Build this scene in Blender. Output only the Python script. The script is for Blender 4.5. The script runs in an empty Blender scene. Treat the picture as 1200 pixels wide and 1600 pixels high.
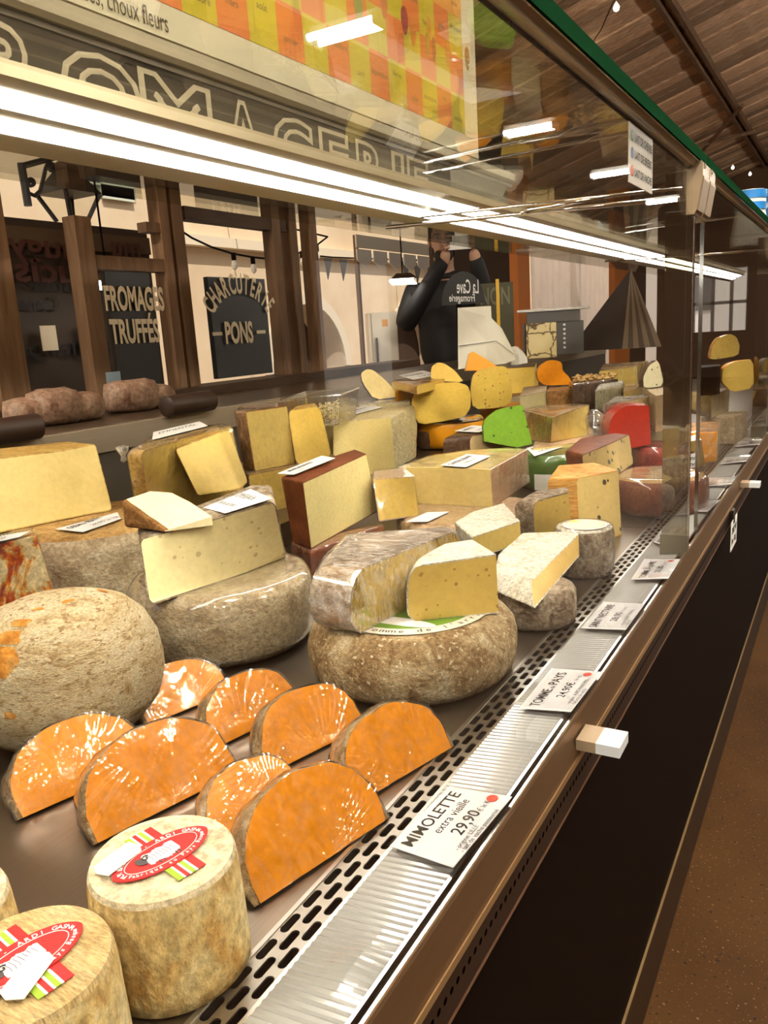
import bpy, bmesh, math, random
import numpy as np
from mathutils import Vector, noise
C = bpy.context.scene.collection
S = bpy.context.scene
random.seed(7)
# ------------------------------------------------------------------ camera, world, sun, exposure
F_PX, YAW, PIT, ROL = 1258.127, 0.529707773, 0.217123042, -0.0633964014
CAMZ, DZ = 1.22, 0.81            # camera height and deck height above the floor
CZ = CAMZ - DZ                   # camera above the deck (deck = Z 0 in all builders)
def _rot():
    cy, sy = math.cos(YAW), math.sin(YAW)
    f = np.array([-sy*math.cos(PIT), cy*math.cos(PIT), -math.sin(PIT)])
    r = np.array([cy, sy, 0]); u = np.cross(r, f)
    r2 = r*math.cos(ROL)+u*math.sin(ROL); u2 = -r*math.sin(ROL)+u*math.cos(ROL)
    return np.array([r2, -u2, f])
RM = _rot()
cam = bpy.data.cameras.new('camera'); co = bpy.data.objects.new('camera', cam); C.objects.link(co)
cam.sensor_fit = 'VERTICAL'; cam.sensor_height = 24.0; cam.lens = F_PX/1600*24.0
cam.clip_start = 0.01; cam.clip_end = 200
from mathutils import Matrix
M = Matrix(((RM[0][0], -RM[1][0], -RM[2][0], 0), (RM[0][1], -RM[1][1], -RM[2][1], 0),
            (RM[0][2], -RM[1][2], -RM[2][2], CAMZ), (0, 0, 0, 1)))
co.matrix_world = M
S.camera = co
w = bpy.data.worlds.new('sky'); S.world = w; w.use_nodes = True
bg = w.node_tree.nodes['Background']; bg.inputs[0].default_value = (1.0, .93, .84, 1); bg.inputs[1].default_value = 0.9
sun = bpy.data.lights.new('sun', 'SUN'); sun.energy = 3.0; sun.angle = .01; sun.color = (1, .93, .82)
so = bpy.data.objects.new('sun', sun); C.objects.link(so); so.rotation_euler = (math.radians(18), math.radians(36), 0)
LED_STRENGTH, HALL_STRENGTH = 23.0, 330.0
S.view_settings.view_transform = 'Standard'; S.view_settings.look = 'None'
S.view_settings.gamma = 1; S.view_settings.use_curve_mapping = False
S.view_settings.exposure = 0.38
S.cycles.max_bounces = 10; S.cycles.transparent_max_bounces = 24; S.cycles.glossy_bounces = 5; S.cycles.diffuse_bounces = 3
S.cycles.caustics_reflective = False; S.cycles.caustics_refractive = False; S.cycles.sample_clamp_indirect = 6

# ------------------------------------------------------------------ geometry helpers (Z counted from the deck)
def ray(px, py): return RM.T @ np.array([(px-600)/F_PX, (py-800)/F_PX, 1.0])
def P(px, py, Z):
    d = ray(px, py); t = (Z-CZ)/d[2]; return np.array([d[0]*t, d[1]*t, Z])
def W(px, py, X):
    d = ray(px, py); t = X/d[0]; return np.array([X, d[1]*t, CZ+d[2]*t])
def vtop(b, t, zb):
    B = P(b[0], b[1], zb); d = ray(*t); o = np.array([0, 0, CZ])
    A = np.array([[d@d, -d[2]], [d[2], -1.0]])
    s, u = np.linalg.solve(A, np.array([d@(B-o), (B-o)[2]]))
    return zb+u
def n3(p, s=1.0): return noise.noise(Vector((p[0]*s, p[1]*s, p[2]*s)))

def mk(name, v, f, mat, parent=None, smooth=False, midx=None):
    me = bpy.data.meshes.new(name)
    v = [Vector((a[0], a[1], a[2]+DZ)) for a in v]
    if parent is not None:
        o0 = wloc(parent); v = [a-o0 for a in v]
    me.from_pydata(v, [], f)
    mats = mat if isinstance(mat, (list, tuple)) else [mat]
    for m in mats: me.materials.append(m)
    if midx: me.polygons.foreach_set('material_index', midx)
    if smooth: me.polygons.foreach_set('use_smooth', [True]*len(me.polygons))
    me.update()
    o = bpy.data.objects.new(name, me); C.objects.link(o)
    if parent is not None: o.parent = parent
    return o
def wloc(o):
    l = Vector(o.location)
    while o.parent is not None: o = o.parent; l = l+Vector(o.location)
    return l
def thing(name, label, cat, loc, group=None):
    o = bpy.data.objects.new(name, None); C.objects.link(o); o.empty_display_size = .03
    o.location = (loc[0], loc[1], loc[2]+DZ); return tag(o, label, cat, group)
def tag(o, label, cat, group=None):
    o['label'] = label; o['category'] = cat
    if group: o['group'] = group
    return o
def struct(name, v, f, mat, parent=None, **k):
    o = mk(name, v, f, mat, parent, **k); o['kind'] = 'structure'; return o
def hexa(b, t):
    v = [tuple(x) for x in b]+[tuple(x) for x in t]
    return v, [(3,2,1,0), (4,5,6,7), (0,1,5,4), (1,2,6,5), (2,3,7,6), (3,0,4,7)]
def box(x0, x1, y0, y1, z0, z1):
    return hexa([(x0,y0,z0),(x1,y0,z0),(x1,y1,z0),(x0,y1,z0)], [(x0,y0,z1),(x1,y0,z1),(x1,y1,z1),(x0,y1,z1)])
def join(*parts):
    v, f = [], []
    for a, b in parts:
        k = len(v); v += list(a); f += [tuple(i+k for i in q) for q in b]
    return v, f
def tube(path, r, n=8, cap=True):
    path = [Vector(p) for p in path]; v, f = [], []
    rs = r if isinstance(r, (list, tuple)) else [r]*len(path)
    up = Vector((0.123, .077, .98))
    for i, p in enumerate(path):
        t = (path[min(i+1, len(path)-1)]-path[max(i-1, 0)]).normalized()
        if abs(t.dot(up)) > .95: up = Vector((.9, .1, .2))
        a = t.cross(up).normalized(); b = t.cross(a)
        for k in range(n):
            q = 2*math.pi*k/n; v.append(tuple(p+(a*math.cos(q)+b*math.sin(q))*rs[i]))
    for i in range(len(path)-1):
        for k in range(n):
            f.append((i*n+k, i*n+(k+1) % n, (i+1)*n+(k+1) % n, (i+1)*n+k))
    if cap:
        f.append(tuple(range(n))[::-1]); f.append(tuple(range((len(path)-1)*n, len(path)*n)))
    return v, f
def lathe(prof, c, n=40, jit=0.0, sq=(1, 1), seed=0, rot=0.0, fs=30):
    v, f = [], []
    for i, (r, z) in enumerate(prof):
        for k in range(n):
            a = 2*math.pi*k/n
            p = np.array([r*sq[0]*math.cos(a), r*sq[1]*math.sin(a), z])
            if jit and r > 1e-4:
                d = jit*(n3((p[0]+seed, p[1], p[2]), fs)+.6*n3((p[0], p[1]+seed, p[2]), fs*.35))
                p[0] += d*math.cos(a); p[1] += d*math.sin(a); p[2] += d*.4
            x, y = p[0]*math.cos(rot)-p[1]*math.sin(rot), p[0]*math.sin(rot)+p[1]*math.cos(rot)
            v.append((c[0]+x, c[1]+y, c[2]+p[2]))
    for i in range(len(prof)-1):
        for k in range(n):
            f.append((i*n+k, i*n+(k+1) % n, (i+1)*n+(k+1) % n, (i+1)*n+k))
    f.append(tuple(range(n))[::-1]); f.append(tuple(range((len(prof)-1)*n, len(prof)*n)))
    return v, f
def prism(poly, d):            # planar polygon (3D points) pushed along vector d
    n = len(poly); v = [tuple(p) for p in poly]+[tuple(np.array(p)+d) for p in poly]
    f = [tuple(range(n))[::-1], tuple(range(n, 2*n))]+[(i, (i+1) % n, n+(i+1) % n, n+i) for i in range(n)]
    return v, f

class Facing:
    """upright plane at a horizontal distance from the aisle, turned towards the aisle"""
    def __init__(s, px, py, dist, turn=0.0):
        d = ray(px, py); h = np.array([d[0], d[1], 0]); L = np.linalg.norm(h); s.o = np.array([0, 0, CZ])+d*dist/L
        a = math.atan2(-h[1], -h[0])+math.radians(turn); s.n = np.array([math.cos(a), math.sin(a), 0]); s.r = np.array([-s.n[1], s.n[0], 0])
    def at(s, px, py, dep=0.0):
        d = ray(px, py); o = np.array([0, 0, CZ]); return o+d*(((s.o-o)@s.n)/(d@s.n))-s.n*dep
    def rect(s, x0, y0, x1, y1):
        m = (y0+y1)/2; c = (x0+x1)/2
        a, b = (s.at(x0, m)-s.o)@s.r, (s.at(x1, m)-s.o)@s.r; return min(a, b), max(a, b), s.at(c, y1)[2], s.at(c, y0)[2]
    def box(s, u0, u1, z0, z1, dep, front=0.0):
        p = lambda u, f, z: tuple(np.array([s.o[0], s.o[1], 0])+s.r*u+s.n*f+np.array([0, 0, z]))
        return hexa([p(u0, front, z0), p(u1, front, z0), p(u1, front-dep, z0), p(u0, front-dep, z0)], [p(u0, front, z1), p(u1, front, z1), p(u1, front-dep, z1), p(u0, front-dep, z1)])
    def pt(s, u, f, z): return np.array([s.o[0], s.o[1], 0])+s.r*u+s.n*f+np.array([0, 0, z])

# ------------------------------------------------------------------ text
_tc = {}
def glyphs(body, mode='fill', bold=0.0, bevel=.018):
    key = (body, mode, bold)
    if key in _tc: return _tc[key]
    cu = bpy.data.curves.new('t', 'FONT'); cu.body = body; cu.size = 1; cu.resolution_u = 3
    if mode == 'outline':
        cu.fill_mode = 'NONE'; cu.bevel_depth = bevel; cu.bevel_resolution = 0
    cu.offset = bold
    ob = bpy.data.objects.new('t', cu); C.objects.link(ob)
    bpy.context.view_layer.update()
    dg = bpy.context.evaluated_depsgraph_get(); me = bpy.data.meshes.new_from_object(ob.evaluated_get(dg))
    v = np.array([tuple(a.co) for a in me.vertices]).reshape(-1, 3); f = [tuple(p.vertices) for p in me.polygons]
    bpy.data.objects.remove(ob); bpy.data.curves.remove(cu); bpy.data.meshes.remove(me)
    _tc[key] = (v, f); return _tc[key]
def text3d(body, org, right, up, h, width=None, align='l', lift=.0004, mode='fill', bold=0.0, xs=1.0):
    """org = baseline start, right/up unit vectors, h = font size in metres"""
    v, f = glyphs(body, mode, bold)
    if len(v) == 0: return [], []
    right = np.array(right, float); right /= np.linalg.norm(right); up = np.array(up, float); up /= np.linalg.norm(up)
    nrm = np.cross(right, up); x0, x1 = v[:, 0].min(), v[:, 0].max()
    sx = h*xs if width is None else width/max(1e-6, x1-x0)
    off = {'l': -x0*sx, 'c': -(x0+x1)/2*sx, 'r': -x1*sx}[align]
    return [tuple(np.array(org)+right*(a[0]*sx+off)+up*a[1]*h+nrm*(lift+a[2]*h)) for a in v], f
def rows3d(quad, rows, lift=.0006):
    bl, br, tr, tl = [np.array(q, float) for q in quad]; r = br-bl; u = tl-bl; out = []
    for row in rows:
        body, x, y, h, wd, al = row[:6]; bold = row[6] if len(row) > 6 else 0
        out.append(text3d(body, bl+r*x+u*y, r, u, h*np.linalg.norm(u), None if wd is None else wd*np.linalg.norm(r), al, lift, bold=bold))
    return join(*out)

# ------------------------------------------------------------------ materials
def newmat(name):
    m = bpy.data.materials.new(name); m.use_nodes = True; nt = m.node_tree
    return m, nt, nt.nodes['Principled BSDF'], nt.nodes['Material Output']
def plain(name, col, rough=.5, metal=0.0, spec=.4, emit=0, ecol=None, coat=0.0):
    m, nt, b, o = newmat(name)
    b.inputs['Base Color'].default_value = (*col, 1); b.inputs['Roughness'].default_value = rough
    b.inputs['Metallic'].default_value = metal; b.inputs['Specular IOR Level'].default_value = spec
    b.inputs['Coat Weight'].default_value = coat; b.inputs['Coat Roughness'].default_value = .08
    if emit:
        b.inputs['Emission Color'].default_value = (*(ecol or col), 1); b.inputs['Emission Strength'].default_value = emit
    return m
def ramp(nt, fac, stops):
    r = nt.nodes.new('ShaderNodeValToRGB'); e = r.color_ramp.elements
    while len(e) > 1: e.remove(e[-1])
    e[0].position = stops[0][0]; e[0].color = (*stops[0][1], 1)
    for p, c in stops[1:]:
        a = e.new(p); a.color = (*c, 1)
    nt.links.new(fac, r.inputs[0]); return r.outputs[0]
def coords(nt, stretch=(1, 1, 1), rot=(0, 0, 0)):
    tc = nt.nodes.new('ShaderNodeTexCoord'); mp = nt.nodes.new('ShaderNodeMapping')
    oi = nt.nodes.new('ShaderNodeObjectInfo'); ad = nt.nodes.new('ShaderNodeVectorMath'); ad.operation = 'ADD'
    ml = nt.nodes.new('ShaderNodeVectorMath'); ml.operation = 'SCALE'; ml.inputs['Scale'].default_value = .05
    nt.links.new(oi.outputs['Location'], ml.inputs[0])
    nt.links.new(tc.outputs['Object'], ad.inputs[0]); nt.links.new(ml.outputs[0], ad.inputs[1])
    mp.inputs['Scale'].default_value = stretch; mp.inputs['Rotation'].default_value = rot
    nt.links.new(ad.outputs[0], mp.inputs[0]); return mp.outputs[0]
def noi(nt, vec, scale, detail=4, rough=.6, dist=0):
    n = nt.nodes.new('ShaderNodeTexNoise'); n.inputs['Scale'].default_value = scale; n.inputs['Detail'].default_value = detail
    n.inputs['Roughness'].default_value = rough; n.inputs['Distortion'].default_value = dist
    nt.links.new(vec, n.inputs['Vector']); return n.outputs['Fac']
def mixc(nt, fac, a, b, mode='MIX'):
    x = nt.nodes.new('ShaderNodeMix'); x.data_type = 'RGBA'; x.blend_type = mode
    for s, val in ((x.inputs[0], fac), (x.inputs[6], a), (x.inputs[7], b)):
        if isinstance(val, (int, float)): s.default_value = val
        elif isinstance(val, tuple): s.default_value = (*val, 1)
        else: nt.links.new(val, s)
    return x.outputs[2]
def bump(nt, b, h, strength, dist=.002):
    n = nt.nodes.new('ShaderNodeBump'); n.inputs['Strength'].default_value = strength; n.inputs['Distance'].default_value = dist
    nt.links.new(h, n.inputs['Height']); nt.links.new(n.outputs[0], b.inputs['Normal']); return n
def rind(name, stops, scale=28, fine=160, bs=.6, rough=.75, stretch=(1, 1, 1), rot=(0, 0, 0), speck=None, spec=.25, dist=.8):
    m, nt, b, o = newmat(name); v = coords(nt, stretch, rot)
    a = noi(nt, v, scale, 6, .65, dist); c = ramp(nt, a, stops)
    fn = noi(nt, v, fine, 3, .7)
    k = ramp(nt, fn, [(.35, (.62, .62, .62)), (.65, (1.15, 1.15, 1.15))]); c = mixc(nt, 1.0, c, k, 'MULTIPLY')
    if speck:
        s = noi(nt, v, speck[1], 2, .5); sk = ramp(nt, s, [(speck[2], (0, 0, 0)), (speck[2]+.06, (1, 1, 1))]); c = mixc(nt, sk, c, speck[0])
    nt.links.new(c, b.inputs['Base Color']); b.inputs['Roughness'].default_value = rough; b.inputs['Specular IOR Level'].default_value = spec
    ad = nt.nodes.new('ShaderNodeMath'); ad.operation = 'ADD'; nt.links.new(fn, ad.inputs[0]); nt.links.new(a, ad.inputs[1])
    bump(nt, b, ad.outputs[0], bs, .004); return m
def paste(name, col, var=.10, holes=None, hcol=None, rough=.42, spec=.35, scale=14, sss=0.0, fine=120, fb=.15):
    """cut cheese: soft mottling, fine curd grain, optional eyes (scale, size)"""
    col = (col[0], col[1]*.985, col[2]*.82)
    m, nt, b, o = newmat(name); v = coords(nt)
    a = noi(nt, v, scale, 4, .55, .4)
    d = tuple(x*(1-var) for x in col); l = tuple(min(1, x*(1+var*.6)) for x in col)
    c = ramp(nt, a, [(.3, d), (.7, l)]); fn = noi(nt, v, fine, 3, .6)
    k = ramp(nt, fn, [(.3, (.9, .9, .88)), (.7, (1.04, 1.04, 1.04))]); c = mixc(nt, 1.0, c, k, 'MULTIPLY')
    h = fn
    if holes:
        vo = nt.nodes.new('ShaderNodeTexVoronoi'); vo.inputs['Scale'].default_value = holes[0]; nt.links.new(v, vo.inputs['Vector'])
        gate = nt.nodes.new('ShaderNodeMath'); gate.operation = 'MULTIPLY_ADD'
        sep = nt.nodes.new('ShaderNodeSeparateColor'); nt.links.new(vo.outputs['Color'], sep.inputs[0])
        nt.links.new(sep.outputs[0], gate.inputs[0]); gate.inputs[1].default_value = holes[2] if len(holes) > 2 else .5
        nt.links.new(vo.outputs['Distance'], gate.inputs[2])
        hm = ramp(nt, gate.outputs[0], [(holes[1], (1, 1, 1)), (holes[1]+.05, (0, 0, 0))])
        c = mixc(nt, hm, c, hcol or tuple(x*.55 for x in col))
        sb = nt.nodes.new('ShaderNodeMath'); sb.operation = 'MULTIPLY_ADD'; sb.inputs[1].default_value = -1.5
        nt.links.new(hm, sb.inputs[0]); nt.links.new(fn, sb.inputs[2]); h = sb.outputs[0]
    nt.links.new(c, b.inputs['Base Color']); b.inputs['Roughness'].default_value = rough; b.inputs['Specular IOR Level'].default_value = spec
    bump(nt, b, h, fb, .003); return m
def glassmat(name, tint=(.97, .98, .97), ior=1.45, rough=0.0, gain=1.0, add=0.0):
    m = bpy.data.materials.new(name); m.use_nodes = True; nt = m.node_tree; nt.nodes.clear()
    o = nt.nodes.new('ShaderNodeOutputMaterial'); o.name = 'Material Output'; mx = nt.nodes.new('ShaderNodeMixShader')
    t = nt.nodes.new('ShaderNodeBsdfTransparent'); t.inputs[0].default_value = (*tint, 1)
    g = nt.nodes.new('ShaderNodeBsdfGlossy'); g.inputs['Roughness'].default_value = rough
    fr = nt.nodes.new('ShaderNodeFresnel'); ge = nt.nodes.new('ShaderNodeNewGeometry'); bk = nt.nodes.new('ShaderNodeMath'); bk.operation = 'MULTIPLY_ADD'
    bk.inputs[1].default_value = 1/ior-ior; bk.inputs[2].default_value = ior   # both faces of a pane reflect alike
    nt.links.new(ge.outputs['Backfacing'], bk.inputs[0]); nt.links.new(bk.outputs[0], fr.inputs[0])
    ma = nt.nodes.new('ShaderNodeMath'); ma.operation = 'MULTIPLY_ADD'; ma.use_clamp = True
    ma.inputs[1].default_value = gain; ma.inputs[2].default_value = add
    nt.links.new(fr.outputs[0], ma.inputs[0]); nt.links.new(ma.outputs[0], mx.inputs[0])
    nt.links.new(t.outputs[0], mx.inputs[1]); nt.links.new(g.outputs[0], mx.inputs[2]); nt.links.new(mx.outputs[0], o.inputs[0])
    return m
def filmmat(name, stretch=(1, 1, 1), scale=60, strength=.8, gain=1.6, add=.04, rot=(0, 0, 0), rough=.12, dist=.004, spin=False):
    m = glassmat(name, (.985, .98, .97), 1.45, rough, gain, add); nt = m.node_tree
    v = coords(nt, stretch, rot); n1 = noi(nt, v, scale, 3, .55, .5)
    big = noi(nt, coords(nt), 16, 2, .5); gt = ramp(nt, big, [(.42, (0, 0, 0)), (.60, (1, 1, 1))])   # creases come in patches
    rd = nt.nodes.new('ShaderNodeMath'); rd.operation = 'SUBTRACT'; nt.links.new(n1, rd.inputs[0]); rd.inputs[1].default_value = .5
    ab = nt.nodes.new('ShaderNodeMath'); ab.operation = 'ABSOLUTE'; nt.links.new(rd.outputs[0], ab.inputs[0])
    bp = nt.nodes.new('ShaderNodeBump'); bp.inputs['Strength'].default_value = strength; bp.inputs['Distance'].default_value = dist
    nt.links.new(ab.outputs[0], bp.inputs['Height']); sc_ = nt.nodes.new('ShaderNodeMath'); sc_.operation = 'MULTIPLY_ADD'; sc_.inputs[1].default_value = strength*.75; sc_.inputs[2].default_value = strength*.25
    nt.links.new(gt, sc_.inputs[0]); nt.links.new(sc_.outputs[0], bp.inputs['Strength'])
    for nd in nt.nodes:
        if nd.bl_idname == 'ShaderNodeBsdfGlossy' or nd.bl_idname == 'ShaderNodeFresnel': nt.links.new(bp.outputs[0], nd.inputs['Normal'])
    return m
def cloud(m, amt):
    nt = m.node_tree; o = nt.nodes['Material Output']; src = o.inputs[0].links[0].from_socket; d = nt.nodes.new('ShaderNodeBsdfDiffuse'); d.inputs[0].default_value = (.9, .89, .87, 1)
    mx = nt.nodes.new('ShaderNodeMixShader'); n = noi(nt, coords(nt, (1, 2.5, 1)), 70, 3, .6, .8); r = ramp(nt, n, [(.46, (0, 0, 0)), (.62, (amt, amt, amt))]); nt.links.new(r, mx.inputs[0])
    nt.links.new(src, mx.inputs[1]); nt.links.new(d.outputs[0], mx.inputs[2]); nt.links.new(mx.outputs[0], o.inputs[0]); return m
def brushed(name, col, rough=.3, metal=1.0, bs=.05, stretch=(300, 2, 300)):
    m, nt, b, o = newmat(name); v = coords(nt, stretch); a = noi(nt, v, 3, 3)
    nt.links.new(ramp(nt, a, [(.3, tuple(x*.88 for x in col)), (.7, col)]), b.inputs['Base Color'])
    b.inputs['Roughness'].default_value = rough; b.inputs['Metallic'].default_value = metal; bump(nt, b, a, bs, .001); return m
def wood(name, c1, c2, stretch=(1, 12, 12), scale=3, rough=.7, vary=.35):
    m, nt, b, o = newmat(name); v = coords(nt, stretch); a = noi(nt, v, scale, 5, .6, 1.0)
    c = ramp(nt, a, [(.3, c1), (.7, c2)]); oi = nt.nodes.new('ShaderNodeObjectInfo')
    k = ramp(nt, oi.outputs['Random'], [(0, (1-vary,)*3), (1, (1+vary*.5,)*3)])
    nt.links.new(mixc(nt, 1.0, c, k, 'MULTIPLY'), b.inputs['Base Color']); b.inputs['Roughness'].default_value = rough
    b.inputs['Specular IOR Level'].default_value = .2; bump(nt, b, a, .3, .004); return m

m_steel = brushed('brushed_steel', (.31, .26, .205), .34)
m_steel2 = brushed('satin_steel', (.62, .59, .54), .30)
m_grille = brushed('perforated_steel', (.38, .35, .30), .36)
m_black = plain('black_void', (.004, .003, .003), .9, spec=.05)
m_bronze = brushed('bronze_anodised', (.25, .15, .075), .42, .85)
m_champ = plain('champagne_anodised', (.55, .38, .19), .35, .85)
m_chrome = plain('chrome', (.75, .74, .72), .12, 1.0)
m_chromed = plain('dark_chrome', (.16, .15, .14), .25, 1.0)
m_brownperf = plain('brown_painted_steel', (.024, .011, .006), .5, spec=.25)
m_front = plain('dark_brown_panel', (.006, .0030, .0018), .6, spec=.04)
m_kick = plain('brown_kick_plate', (.030, .014, .005), .5, spec=.2)
m_kickedge = plain('bright_kick_edge', (.40, .27, .12), .35, .7)
m_rib = plain('ribbed_clear_plastic', (.30, .30, .285), .18, spec=.7, coat=.6)
m_cond = plain('price_card_white', (.74, .74, .75), .5, spec=.3)
m_sleeve = glassmat('clear_card_sleeve', (.99, .99, .99), 1.45, .04, 1.3, .01)
m_ink = plain('black_ink', (.02, .02, .022), .6)
m_greyink = plain('grey_ink', (.12, .12, .13), .6)
m_redseal = plain('red_seal', (.62, .07, .035), .5)
m_green = plain('green_glass_edge', (.006, .032, .012), 1.0, spec=0)
m_glass = glassmat('clear_glass', (.985, .985, .975), 1.45, 0.0, .55, 0.0)
m_topglass = glassmat('top_glass', (.93, .925, .86), 1.52, 0.0, .85, .0)
m_alu = plain('beige_aluminium', (.40, .345, .25), .38, .5)
m_led = plain('led_tube', (1, 1, 1), .4, emit=LED_STRENGTH, ecol=(1.0, .95, .86))
m_hall = plain('hall_tube', (1, 1, 1), .4, emit=HALL_STRENGTH, ecol=(1.0, .93, .80))
m_beige = plain('beige_plastic', (.30, .22, .14), .45, spec=.2)
m_beige2 = plain('darker_beige_plastic', (.25, .18, .11), .5, spec=.2)  # darker beige for the clamp caps
m_white = plain('white_paint', (.78, .77, .74), .5)
m_paper = plain('white_paper', (.80, .79, .74), .6)
m_paperp = plain('greaseproof_paper', (.90, .85, .70), .55)

# ------------------------------------------------------------------ display case structure
YA, YB = -0.35, 5.6
WT = .2440     # worktop height behind the ledge
def bar(pts, y0=YA, y1=YB):    # profile polygon in (x,Z) swept along y
    n = len(pts); v = [(x, y0, z) for x, z in pts]+[(x, y1, z) for x, z in pts]
    return v, [tuple(range(n)), tuple(range(n, 2*n))[::-1]]+[(i, n+i, n+(i+1) % n, (i+1) % n) for i in range(n)]
def perforate(x0, x1, y0, z, pitch, nrow, ny, sl, sw, nv=12, stag=True, axis='h'):
    """plate with real obround holes; axis h: lies flat, v: stands in plane x=x0 from z down"""
    v, f = [], []; rw = (x1-x0)/nrow
    for r in range(nrow):
        for k in range(ny):
            cx = x0+rw*(r+.5); cy = y0+pitch*(k+.5)
            oy = (pitch*.5 if (stag and r % 2) else 0.0)
            ri, ro = [], []
            for i in range(nv):
                a = 2*math.pi*(i+.5)/nv; ca, sa = math.cos(a), math.sin(a)
                hx = sw*ca; hy = sw*sa+(sl-sw)*(1 if sa > 0 else -1)
                s = 1/max(abs(ca)/(rw/2), abs(sa)/(pitch/2)); ri.append((cx+hx, cy+oy+hy)); ro.append([cx+ca*s, cy+oy+sa*s])
            for q in ro:   # snap to the cell corners so cells close up
                pass
            b = len(v)
            cn = [(rw/2, pitch/2), (-rw/2, pitch/2), (-rw/2, -pitch/2), (rw/2, -pitch/2)]
            for x, y in ri: v.append((x, y, z))
            for x, y in ri: v.append((x, y, z-.0015))
            for x, y in ro: v.append((x, y, z))
            for x, y in cn: v.append((cx+x, cy+oy+y, z))
            for i in range(nv):
                j = (i+1) % nv
                f.append((b+i, b+2*nv+i, b+2*nv+j, b+j)); f.append((b+nv+i, b+i, b+j, b+nv+j))
                ai, aj = 2*math.pi*(i+.5)/nv, 2*math.pi*(i+1.5)/nv
                for q, (qx, qy) in enumerate(cn):
                    ac = math.atan2(qy, qx) % (2*math.pi); 
                    lo, hi = ai, aj
                    if lo < ac < hi: f.append((b+2*nv+i, b+3*nv+q, b+2*nv+j))
    if axis == 'v':
        v = [(x0, y, z-(x-x0)) if True else 0 for x, y, _ in v]
        v = [(x0-(0.0), y, zz) for (xx, y, zz) in v]
    return v, f

case = thing('display_case', 'long refrigerated glass cheese counter with bronze front rail and steel deck', 'display case', (-.7, 2.6, -.81))
# deck: steel plates, joint near y=1.62
dk = []
for y0, y1 in ((YA, 1.6035), (1.606, 3.05), (3.053, YB)):
    mk('deck_plate', *box(-1.455, -.334, y0, y1, -.012, 0), m_steel, case)
mk('rear_step', *box(-1.452, -.98, YA, YB, 0.0005, .05), m_steel, case)
mk('rear_panel', *box(-1.49, -1.455, YA, YB, -.012, .1885), plain('grey_rear_panel', (.075, .062, .05), .5, .3), case)
mk('ledge_front', *box(-1.48, -1.45, YA, YB, .189, .2437), brushed('ledge_steel', (.40, .325, .24), .5, .6), case)
mk('worktop', *box(-1.90, -1.48, YA, YB, .20, .2432), brushed('worn_worktop', (.16, .115, .075), .32, .7), case)
g = perforate(-.334, -.306, YA, 0.0, .028, 3, 212, .0103, .0034)
gr = mk('air_grille', *g, m_grille, case)
mk('grille_edge', *box(-.337, -.3335, YA, YB, -.012, .0012), m_steel2, case)
mk('grille_edge', *box(-.3062, -.303, YA, YB, -.012, .0012), m_steel2, case)
mk('air_channel', *bar([(-.334, -.012), (-.334, -.06), (-.304, -.06), (-.304, -.012), (-.303, -.012), (-.303, -.062), (-.336, -.062), (-.336, -.012)]), m_black, case)
# ribbed price strip
def ribs():
    v, f = [], []; n = int((YB-YA)/.0023); xs = np.linspace(-.3030, -.2405, 7)
    for i in range(n+1):
        y = YA+i*.0023; q = (i % 3)
        for x in xs:
            dx = y-.52; dd = math.exp(-((x+.275)**2+(y-.715)**2*.6)/.0006)*0
            h = (.0012 if q == 0 else 0.0)
            k = .004*math.exp(-(((x+.262)/.016)**2+((y-.372)/.022)**2))
            v.append((x, y, .001+(x+.303)*.10+h+k))
    m = len(xs)
    for i in range(n):
        for k in range(m-1): f.append((i*m+k, i*m+k+1, (i+1)*m+k+1, (i+1)*m+k))
    return v, f
mk('ribbed_price_strip', *ribs(), m_rib, case)
mk('strip_base', *bar([(-.303, -.05), (-.303, -.001), (-.24, .004), (-.24, -.05)]), m_white, case)
mk('price_channel', *bar([(-.2400, -.03), (-.2400, .0115), (-.2375, .0115), (-.2375, .002), (-.2345, .002), (-.2345, .0085), (-.2325, .0085), (-.2325, .012), (-.2295, .012), (-.2295, -.03)]), m_chrome, case)
mk('channel_seal', *bar([(-.2376, -.002), (-.2376, .0035), (-.2344, .0035), (-.2344, -.002)]), m_black, case)
mk('front_rail', *bar([(-.2293, -.03), (-.2293, .0130), (-.2275, .0135), (-.2262, .0110), (-.2215, -.0185), (-.2205, -.022), (-.224, -.03)]), m_bronze, case)
mk('rail_lip', *bar([(-.232, -.0305), (-.2250, -.0225), (-.2195, -.0225), (-.2190, -.0285), (-.222, -.031)]), m_champ, case)
# perforated brown strip with round holes, slanting under the rail
def roundholes():
    v, f = [], []; nv = 12; pitch = .0105; x0, z0 = -.2215, -.031; x1, z1 = -.2235, -.0715
    n = int((YB-YA)/pitch)
    for k in range(n):
        y = YA+pitch*(k+.5); b = len(v); R = .0030
        cs, ct = .42, 1.0
        def pt(s, dy): return (x0+(x1-x0)*s, y+dy, z0+(z1-z0)*s)
        for i in range(nv):
            a = 2*math.pi*(i+.5)/nv; v.append(pt(cs+R*math.sin(a)/.0405, R*math.cos(a)))
        for i in range(nv):
            a = 2*math.pi*(i+.5)/nv; ca, sa = math.cos(a), math.sin(a); s = 1/max(abs(ca)/.5, abs(sa)/.5)
            u, w_ = ca*s, sa*s; v.append(pt(cs+w_*2*(cs if w_ < 0 else 1-cs), u*pitch))
        for i in range(nv): f.append((b+i, b+nv+i, b+nv+(i+1) % nv, b+(i+1) % nv))
    return v, f
mk('perforated_strip', *roundholes(), m_brownperf, case)
mk('strip_backing', *bar([(-.240, -.031), (-.226, -.031), (-.228, -.0715), (-.240, -.0715)]), m_black, case)
mk('strip_edge', *bar([(-.2260, -.0715), (-.2225, -.0700), (-.2222, -.0722), (-.226, -.0735)]), plain('worn_brown_edge', (.11, .055, .03), .4), case)
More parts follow.
